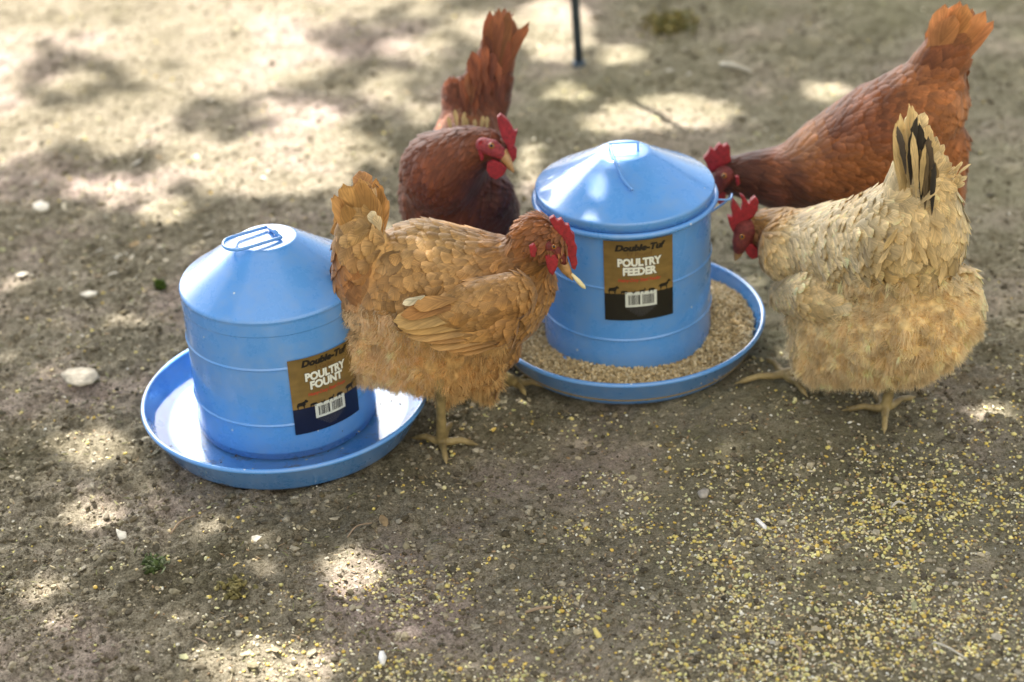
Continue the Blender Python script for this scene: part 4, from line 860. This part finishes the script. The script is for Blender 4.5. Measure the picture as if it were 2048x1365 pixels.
# head
A.blade([(1098, 436), (1108, 431), (1114, 440), (1123, 436), (1130, 448), (1138, 448), (1142, 462), (1149, 468), (1149, 484), (1154, 494), (1152, 510), (1155, 524), (1150, 538), (1143, 534), (1138, 515), (1128, 492), (1112, 462)], -.006, .009, 'comb')
A.blade([(1090, 512), (1100, 507), (1110, 510), (1117, 520), (1114, 534), (1106, 550), (1098, 544), (1093, 530)], -.026, .006, 'wattle')
A.blade([(1090, 512), (1104, 508), (1112, 520), (1104, 545), (1096, 540)], .012, .006, 'wattle')
A.blade([(1058, 492), (1068, 486), (1074, 498), (1070, 514), (1061, 512)], -.036, .005, 'ear_lobe')
face = A.blob([[(1100, 492, -.022, 12), (1114, 504, -.018, 12), (1128, 522, -.012, 9)]], name='face', voxel=.0015, it=5, col=(.3, .06, .04))
link('face', face, simple('face_skin', (.17, .028, .02), .6, .35, 260, .9, bscale=700), A.root)
A.beak((1126, 526, -.008), (1145, 560, -.008), .0075, drop=.05)
A.eye(1108, 494, -.0345, .0034)
f1 = G(884, 888); f2 = G(1030, 772)
A.leg(A.p(880, 760, -.02), f1, [G(893, 925), G(958, 888), G(905, 842), G(822, 878)])
A.leg(A.p(985, 740, .09), f2, [G(1100, 779), G(1075, 758), G(1052, 795), G(985, 775)])
sc = A.p(1143, 548, -.009); sc2 = A.p(1171, 578, -.012); g = Geo(); g.tube([sc, sc*.5+sc2*.5, sc2*.85+sc*.15, sc2], [.0018, .0034, .0030, .0006], 8)
tag(link('straw_piece', g.mesh('straw_piece'), simple('straw_pale', (.78, .68, .36), .5, .12, 100)), 'pale straw sliver held in the beak of the golden brown hen', 'straw')

# ===== hen B: dark mahogany, behind, facing us with head turned to the right
B = Hen('mahogany_hen', (925, 590), 'dark mahogany hen behind the golden one, facing forward with red comb and raised tail', body_col=(.07, .02, .01))
b1, b2, b3, b4 = (.27, .080, .030), (.16, .044, .018), (.26, .092, .032), (.10, .035, .028)
body = B.blob([
 [(905, 390, -.02, 106), (925, 420, 0, 108), (935, 430, .04, 104)], [(885, 345, -.06, 82), (925, 310, -.07, 54), (955, 292, -.085, 38), (985, 290, -.095, 29), (1000, 300, -.10, 20)],
 [(980, 390, -.05, 48), (985, 450, -.02, 50)], [(925, 240, .11, 40), (914, 196, .12, 26)], [(930, 330, .06, 80), (945, 245, .12, 60), (968, 190, .14, 50), (990, 130, .15, 34), (1000, 85, .155, 28), (1004, 66, .155, 22)]], voxel=.006)
link('body', body, mat_attr('dark_down', .9, .6, 500, .3, 120), B.root)
B.plume(body, [
 (985, 265, -.1, -1, .3, 0, .02, .008, .12, b1), (930, 270, -.1, -.8, .6, 0, .034, .010, .14, (.24, .085, .04)), (880, 310, -.13, -.7, .8, 0, .038, .012, .14, b1), (900, 370, -.15, -.5, 1, 0, .04, .013, .14, b2),
 (960, 380, -.1, -.3, 1, 0, .034, .012, .1, b4), (1010, 400, -.08, 0, 1, 0, .03, .016, .12, b4), (820, 390, -.05, -.3, 1, 0, .03, .02, .18, b1), (850, 270, .0, -.8, .2, 1, .03, .022, .2, b3),
 (930, 230, .06, -.1, -1, .4, .04, .022, .2, (.32, .13, .05)), (910, 200, .1, -.2, -1, .1, .036, .027, .2, b1), (960, 200, .1, 0, -1, .1, .04, .026, .24, b1), (1010, 200, .12, .3, -1, .1, .034, .026, .24, b2),
 (990, 120, .13, 0, -1, 0, .05, .028, .16, b1), (1000, 60, .14, 0, -1, 0, .05, .028, .1, b3), (925, 480, -.1, 0, 1, 0, .03, .02, .15, b2)],
 14000, 'plumage', spacing=.36, edge=1.05)
tq = []
for i, (x2, y2, w, c) in enumerate([(980, 34, 30, b3), (988, 22, 32, b1), (998, 16, 32, b3), (1008, 20, 32, b1), (1019, 24, 30, b3), (1024, 36, 26, b1), (984, 70, 28, b2), (996, 88, 30, b3), (1012, 80, 28, b1)]):
    tq.append((972+i*4 if i < 7 else 985, 190, .10, x2, y2, .118-(.006 if i > 5 else 0)+.004*(i % 2), w, tuple(q*rng.uniform(.92, 1.08) for q in c), (-.06+.02*i, 0, -1)))
B.quills(tq, 'tail', ragged=.04, tip=.6, cup=.35)
cv = []
for i in range(7): x = 902+i*12; cv.append((x, 262, .03-.004*i*.2, x+rng.normal(0, 5), 228+rng.normal(0, 9), .045, 8, (.5, .36, .15), (0, 0, -1)))
for i in range(20):
    x = 905+rng.random()*105; y = 215-rng.random()*95; x = x+(990-x)*(215-y)/160; cv.append((x, y+30, .045, x+rng.normal(-4, 5), y-rng.uniform(20, 34), .06, rng.uniform(15, 22), random.choice([b1, b2, b3, b2]), (rng.normal(0, .25), rng.normal(0, .15), -1)))
B.quills(cv, 'tail_coverts', ragged=.08, tip=.45, cup=.6)
face = B.blob([[(966, 290, -.112, 15), (984, 296, -.118, 17), (1000, 306, -.118, 13), (1012, 318, -.115, 8)]], name='face', voxel=.0016, it=4, col=(.4, .07, .07))
link('face', face, simple('face_skin_red', (.30, .035, .035), .55, .4, 300, .9, bscale=700), B.root)
B.blade([(1000, 262), (996, 250), (994, 234), (1001, 227), (1010, 234), (1018, 242), (1024, 252), (1028, 262), (1036, 258), (1032, 272), (1030, 285), (1022, 296), (1012, 288), (1004, 275)], -.120, .010, 'comb', voxel=.0011)
B.blade([(1014, 290), (1026, 288), (1034, 298), (1033, 314), (1024, 325), (1016, 318)], -.112, .008, 'wattle', voxel=.0011)
B.blade([(974, 326), (986, 320), (1002, 326), (1014, 336), (1006, 350), (992, 358), (980, 352), (973, 340)], -.128, .007, 'wattle', voxel=.0011)
B.blade([(956, 282), (962, 278), (966, 300), (968, 318), (962, 322), (957, 305)], -.118, .006, 'ear_lobe', voxel=.0011)
B.beak((1008, 312, -.118), (1028, 346, -.125), .0085, drop=.0)
B.eye(983, 292, -.139, .0046)
for fx, fy in ((890, 600), (970, 596)):
    f = G(fx, fy); B.leg(f+np.array([0, .02, .13]), f, [f+np.array(q) for q in ((0, -.055, 0), (-.04, -.035, 0), (.04, -.035, 0), (0, .03, 0))])

# ===== hen C: rust orange, back right, head down behind the feeder
C_ = Hen('rust_hen', (1760, 580), 'rust orange hen at the back right, head down behind the feeder, tail high', body_col=(.2, .07, .02))
c1, c2, c3, c4 = (.44, .160, .048), (.25, .078, .024), (.54, .23, .085), (.10, .03, .014)
body = C_.blob([
 [(1850, 205, -.02, 82), (1765, 280, -.02, 112), (1660, 330, 0, 92), (1590, 352, .01, 64), (1545, 354, .01, 48)],
 [(1560, 356, .01, 62), (1505, 352, .01, 47), (1465, 352, .01, 38), (1440, 360, .01, 24)], [(1800, 370, -.02, 108), (1700, 400, -.02, 80)], [(1870, 290, -.02, 66), (1860, 380, -.02, 70)],
 [(1860, 180, -.02, 66), (1888, 110, -.02, 44), (1910, 66, -.02, 34), (1918, 58, -.02, 26)]], voxel=.006)
link('body', body, mat_attr('rust_down', .9, .6, 500, .3, 120), C_.root)
C_.plume(body, [
 (1455, 335, 0, 1, .1, 0, .022, .008, .1, c4), (1480, 355, -.03, 1, .1, 0, .03, .009, .12, c4), (1520, 350, -.035, 1, .15, 0, .034, .010, .12, (.11, .035, .016)), (1530, 370, -.04, 1, .2, 0, .034, .011, .12, (.13, .045, .022)), (1550, 360, -.045, 1, .2, 0, .034, .012, .12, (.2, .07, .03)), (1500, 330, 0, 1, .1, 0, .034, .009, .12, c4), (1500, 380, -.03, 1, .3, 0, .034, .009, .12, c4), (1540, 330, -.02, 1, .2, 0, .036, .011, .14, c2),
 (1545, 400, -.04, 1, .2, 0, .034, .012, .14, (.22, .08, .05)), (1600, 290, -.02, 1, -.2, 0, .028, .018, .16, c3), (1620, 350, -.08, 1, .1, 0, .026, .019, .18, c1), (1680, 260, -.04, 1, -.3, 0, .026, .02, .18, c2),
 (1700, 330, -.1, 1, .1, 0, .028, .021, .16, c1), (1760, 200, -.04, 1, -.4, 0, .026, .022, .2, c2), (1740, 260, -.1, 1, .0, 0, .03, .022, .16, (.22, .065, .02)), (1800, 150, -.05, 1, -.6, 0, .026, .022, .24, c1), (1840, 170, -.08, .8, -.3, 0, .028, .023, .22, c1),
 (1850, 260, -.1, .5, .8, 0, .034, .024, .16, c1), (1910, 200, -.05, .3, 1, 0, .036, .024, .2, c3), (1900, 300, -.05, 0, 1, 0, .034, .02, .14, c1), (1800, 380, -.1, .3, 1, 0, .03, .022, .16, c1), (1880, 110, -.04, .5, -1, 0, .04, .026, .2, c2), (1915, 60, -.02, .4, -1, 0, .045, .028, .12, c3)],
 15000, 'plumage', spacing=.36, edge=1.05)
tq = []
for i, (x2, y2, w, c) in enumerate([(1893, 24, 46, c3), (1905, 12, 48, c3), (1921, 5, 50, c3), (1937, 6, 48, c3), (1949, 16, 44, c3), (1956, 34, 38, c3)]):
    for yo_ in (-.052, .012): tq.append((1850+i*8, 165+i*2, -.03, x2, y2+2*(yo_ > 0), yo_+.004*(i % 2), w, tuple(q*rng.uniform(.93, 1.06) for q in c), (-.2+.08*i, 0, -1 if yo_ < 0 else 1)))
C_.quills(tq, 'tail', ragged=.04, tip=.6, cup=.35)
C_.blade([(1410, 322), (1406, 316), (1418, 302), (1420, 294), (1428, 300), (1434, 290), (1440, 286), (1446, 292), (1454, 286), (1460, 294), (1460, 308), (1462, 320), (1448, 330), (1430, 342), (1420, 345)], .005, .010, 'comb', voxel=.0011)
face = C_.blob([[(1448, 352, -.015, 20), (1436, 368, -.012, 17), (1430, 382, -.01, 11)]], name='face', voxel=.0016, it=4); link('face', face, bpy.data.materials['face_skin'], C_.root)
C_.blade([(1426, 375), (1440, 376), (1452, 384), (1450, 402), (1440, 410), (1430, 398)], -.006, .007, 'wattle', voxel=.0011)
C_.blade([(1470, 352), (1478, 352), (1480, 368), (1473, 372)], -.030, .006, 'ear_lobe', voxel=.0011)
C_.beak((1432, 382, 0), (1420, 410, 0), .0075, drop=0)
C_.eye(1448, 352, -.036, .0042)
for fx, fy in ((1730, 582), (1800, 590)):
    f = G(fx, fy); C_.leg(f+np.array([.01, .02, .12]), f, [f+np.array(q) for q in ((-.055, 0, 0), (-.04, -.035, 0), (-.04, .035, 0), (.03, 0, 0))])

# ===== hen D: cream buff, front right, seen from behind, head down at the feeder
D_ = Hen('cream_hen', (1715, 815), 'cream buff hen at the right seen from behind, black streaks in its raised tail', body_col=(.72, .55, .28))
d1, d2, d3, d4, blk = (.76, .55, .25), (.66, .47, .20), (.84, .66, .35), (.56, .36, .14), (.035, .028, .02)
body = D_.blob([
 [(1822, 470, -.06, 112), (1730, 500, .03, 106), (1640, 500, .12, 88), (1592, 500, .13, 77)],
 [(1835, 630, -.05, 118), (1745, 640, .02, 118), (1655, 640, .08, 84)], [(1640, 700, .05, 66), (1750, 690, -.01, 76), (1830, 670, -.04, 92)],
 [(1600, 480, .16, 62), (1560, 462, .18, 46), (1520, 458, .2, 38), (1495, 458, .21, 27)], [(1835, 440, -.06, 90), (1838, 360, -.06, 60), (1834, 300, -.055, 30), (1828, 260, -.05, 16)]], voxel=.005, lump=.011, lumpy=lambda P: (lambda x, y: np.clip((y-480)/120, .25, 1)*np.clip((x-1560)/80, .1, 1))(*proj(P)))
link('body', body, mat_attr('cream_down', .9, .6, 500, .3, 120), D_.root)
D_.plume(body, [
 (1505, 432, .17, 1, .2, -.3, .024, .008, .14, (.52, .27, .07)), (1530, 425, .16, 1, .1, -.3, .034, .010, .15, (.58, .33, .09)), (1555, 420, .15, 1, .1, -.3, .034, .010, .15, (.60, .35, .10)), (1520, 450, .15, 1, .4, -.3, .032, .010, .14, (.52, .28, .07)), (1505, 470, .16, .6, .8, -.2, .03, .010, .12, (.18, .06, .03)), (1515, 490, .16, .6, .8, -.2, .03, .010, .12, (.16, .05, .025)), (1590, 425, .12, 1, .1, -.4, .032, .013, .14, d1), (1580, 450, .09, 1, .4, -.3, .028, .014, .15, d3), (1550, 480, .08, .7, .8, -.2, .026, .014, .15, d3), (1530, 520, .1, .5, 1, -.1, .026, .014, .15, d1), (1570, 520, .1, .6, 1, -.2, .028, .014, .14, d3), (1540, 560, .12, .3, 1, 0, .024, .015, .16, d1), (1640, 420, .08, 1, .1, -.4, .024, .016, .16, d3), (1640, 490, .04, 1, .5, -.3, .024, .017, .18, d3), (1600, 580, .05, .8, .8, -.2, .026, .017, .16, d1),
 (1700, 400, .02, 1, .2, -.4, .026, .018, .22, d1), (1700, 470, -.03, 1, .5, -.2, .027, .020, .16, d3), (1740, 430, -.06, 1, .2, -.3, .03, .020, .18, d3), (1760, 520, -.1, .6, 1, -.1, .032, .022, .3, d2),
 (1780, 360, -.06, .3, -1, -.1, .032, .020, .18, d3), (1830, 400, -.14, .1, 1, -.1, .036, .022, .18, d1), (1900, 400, -.12, .6, .8, 0, .036, .018, .18, d1), (1900, 480, -.14, .3, 1, 0, .038, .022, .16, d1), (1830, 500, -.16, 0, 1, 0, .036, .024, .16, d2),
 (1920, 420, -.06, .5, 1, 0, .034, .018, .18, d3), (1800, 280, -.08, -.1, -1, 0, .036, .018, .22, d3), (1860, 300, -.08, .3, -1, 0, .036, .016, .26, d2),
 (1620, 700, .0, .2, 1, 0, .032, .018, .12, d1), (1590, 650, .02, .2, 1, 0, .03, .018, .14, d3), (1700, 650, -.06, .3, 1, 0, .032, .026, .1, d1), (1830, 640, -.16, .1, 1, 0, .032, .028, .1, d1), (1900, 660, -.12, .2, 1, 0, .032, .028, .1, d1), (1780, 720, -.1, .1, 1, 0, .03, .026, .1, d2), (1700, 730, -.02, .1, 1, 0, .03, .026, .1, d1), (1860, 730, -.1, .1, 1, 0, .03, .026, .1, d2)],
 26000, 'plumage', spacing=.44, edge=1.12, curl=.14, ragged=.11, skip=lambda P: (lambda x, y: (y > 585+np.clip(1700-x, 0, 200)*.55) & (x > 1590))(*proj(P)))
D_.fluff(body, box_region((1600, 2000, 560, 860)), 170000, .0135, (.88, .71, .42), 'fluff', dirv=(.05, .45, 0), spread=.7, jit=.13, splay=.5, width=.0005)
D_.fluff(body, box_region((1540, 1720, 620, 820)), 40000, .012, (.88, .72, .44), 'fluff', dirv=(.2, .7, 0), spread=.5, jit=.1, splay=.35, width=.00045)
# left wing lying on the flank
wing = D_.blob([[(1570, 590, .1, 34), (1630, 590, .03, 52), (1690, 610, -.01, 44), (1725, 622, -.035, 24)]], name='wing', voxel=.0035, it=12)
w1 = link('wing', wing, bpy.data.materials['cream_down'], D_.root)
D_.plume(wing, [(1580, 560, .05, 1, .3, -.3, .026, .016, .14, d3), (1620, 600, .0, 1, .4, -.3, .03, .02, .14, d1), (1680, 600, -.05, 1, .3, -.2, .034, .024, .12, d3), (1720, 620, -.06, 1, .3, 0, .036, .024, .1, d1)], 4200, 'wing_coverts', parent=w1, spacing=.36, edge=1.2)
wing2 = D_.blob([[(1925, 560, .03, 30), (1935, 610, 0, 36), (1940, 650, -.02, 24)]], name='wing', voxel=.0035, it=12)
w2 = link('wing', wing2, bpy.data.materials['cream_down'], D_.root)
D_.plume(wing2, [(1930, 560, 0, .3, 1, 0, .034, .02, .14, d1), (1960, 600, 0, .1, 1, 0, .036, .02, .16, d3), (1940, 650, -.04, -.1, 1, 0, .036, .02, .16, d1)], 3000, 'wing_coverts', parent=w2, spacing=.36, edge=1.2)
# tail
tq = []
for (x1, y1, x2, y2, yo, w, c) in [(1806, 400, 1799, 240, -.088, 26, d2), (1812, 400, 1806, 224, -.092, 24, d2), (1820, 390, 1816, 212, -.094, 22, d1), (1828, 390, 1828, 202, -.088, 20, d1), (1836, 390, 1842, 208, -.086, 24, d1), (1822, 370, 1816, 236, -.112, 17, blk), (1812, 350, 1802, 250, -.113, 12, (.09, .07, .05)),
    (1842, 400, 1851, 246, -.106, 20, blk), (1852, 410, 1862, 272, -.106, 22, (.10, .07, .04)), (1860, 420, 1871, 296, -.105, 20, (.18, .12, .05)), (1868, 425, 1876, 318, -.094, 18, (.3, .2, .08)), (1850, 420, 1854, 300, -.113, 14, (.16, .11, .05)), (1864, 430, 1868, 325, -.113, 13, blk), (1832, 400, 1836, 262, -.117, 13, d1), (1842, 390, 1846, 290, -.117, 10, d2)]:
    tq.append((x1, y1, yo, x2, y2, yo-.005, w, c, (rng.normal(0, .25), 0, -1)))
cv = []
for i in range(26):
    u = rng.random(); v = rng.random(); x = 1760+u*165; y = 330+v*200; a = math.radians(-80+170*min(1, max(0, v*1.1))+rng.normal(0, 22))
    sgn = 1 if x > 1830 else -1; ln = rng.uniform(44, 74); dx = math.cos(a)*ln*sgn*.6; dy = math.sin(a)*ln
    if abs(x-1835)*1.0 > 40+v*70 or y < 385: continue
    cv.append((x, y, -.115-.045*v+.0009*abs(x-1830)*(1 if v < .5 else .6), x+dx, y+dy, -.13-.045*v+.0009*abs(x+dx-1830)*(1 if v < .5 else .6), rng.uniform(9, 14), random.choice([d1, d1, d2]), (rng.normal(0, .15), rng.normal(0, .15), -1)))
for i in range(16):
    x = 1885+rng.random()*30; y = 340+rng.random()*40; cv.append((x, y, -.08, x+rng.uniform(0, 24), y-rng.uniform(5, 32), -.09, rng.uniform(6, 12), d3, (rng.normal(0, .4), 0, -1)))
D_.quills(tq+cv, 'tail', ragged=.11, tip=.7, cup=.4, edge=1.0)
D_.blade([(1468, 468), (1459, 450), (1454, 431), (1465, 432), (1461, 413), (1465, 397), (1476, 410), (1481, 420), (1485, 404), (1479, 387), (1488, 392), (1497, 408), (1501, 399), (1510, 392), (1517, 402), (1515, 418), (1506, 432), (1492, 441), (1481, 457)], .19, .010, 'comb', voxel=.0011)
face = D_.blob([[(1492, 462, .185, 24), (1484, 482, .18, 20), (1478, 498, .18, 12)]], name='face', voxel=.0016, it=4); link('face', face, bpy.data.materials['face_skin'], D_.root)
D_.blade([(1488, 490), (1504, 486), (1516, 498), (1516, 514), (1504, 518), (1492, 506)], .172, .007, 'wattle', voxel=.0011)
D_.beak((1478, 496, .18), (1470, 522, .185), .0075, drop=0)
D_.eye(1484, 474, .155, .0042)
f1 = G(1568, 768); f2 = G(1770, 828)
D_.leg(D_.p(1640, 730, .06), f1, [G(1466, 778), G(1530, 724), G(1616, 808), G(1640, 752)])
D_.leg(D_.p(1795, 720, -.02), f2, [G(1682, 826), G(1768, 874), G(1832, 798), G(1728, 772)])
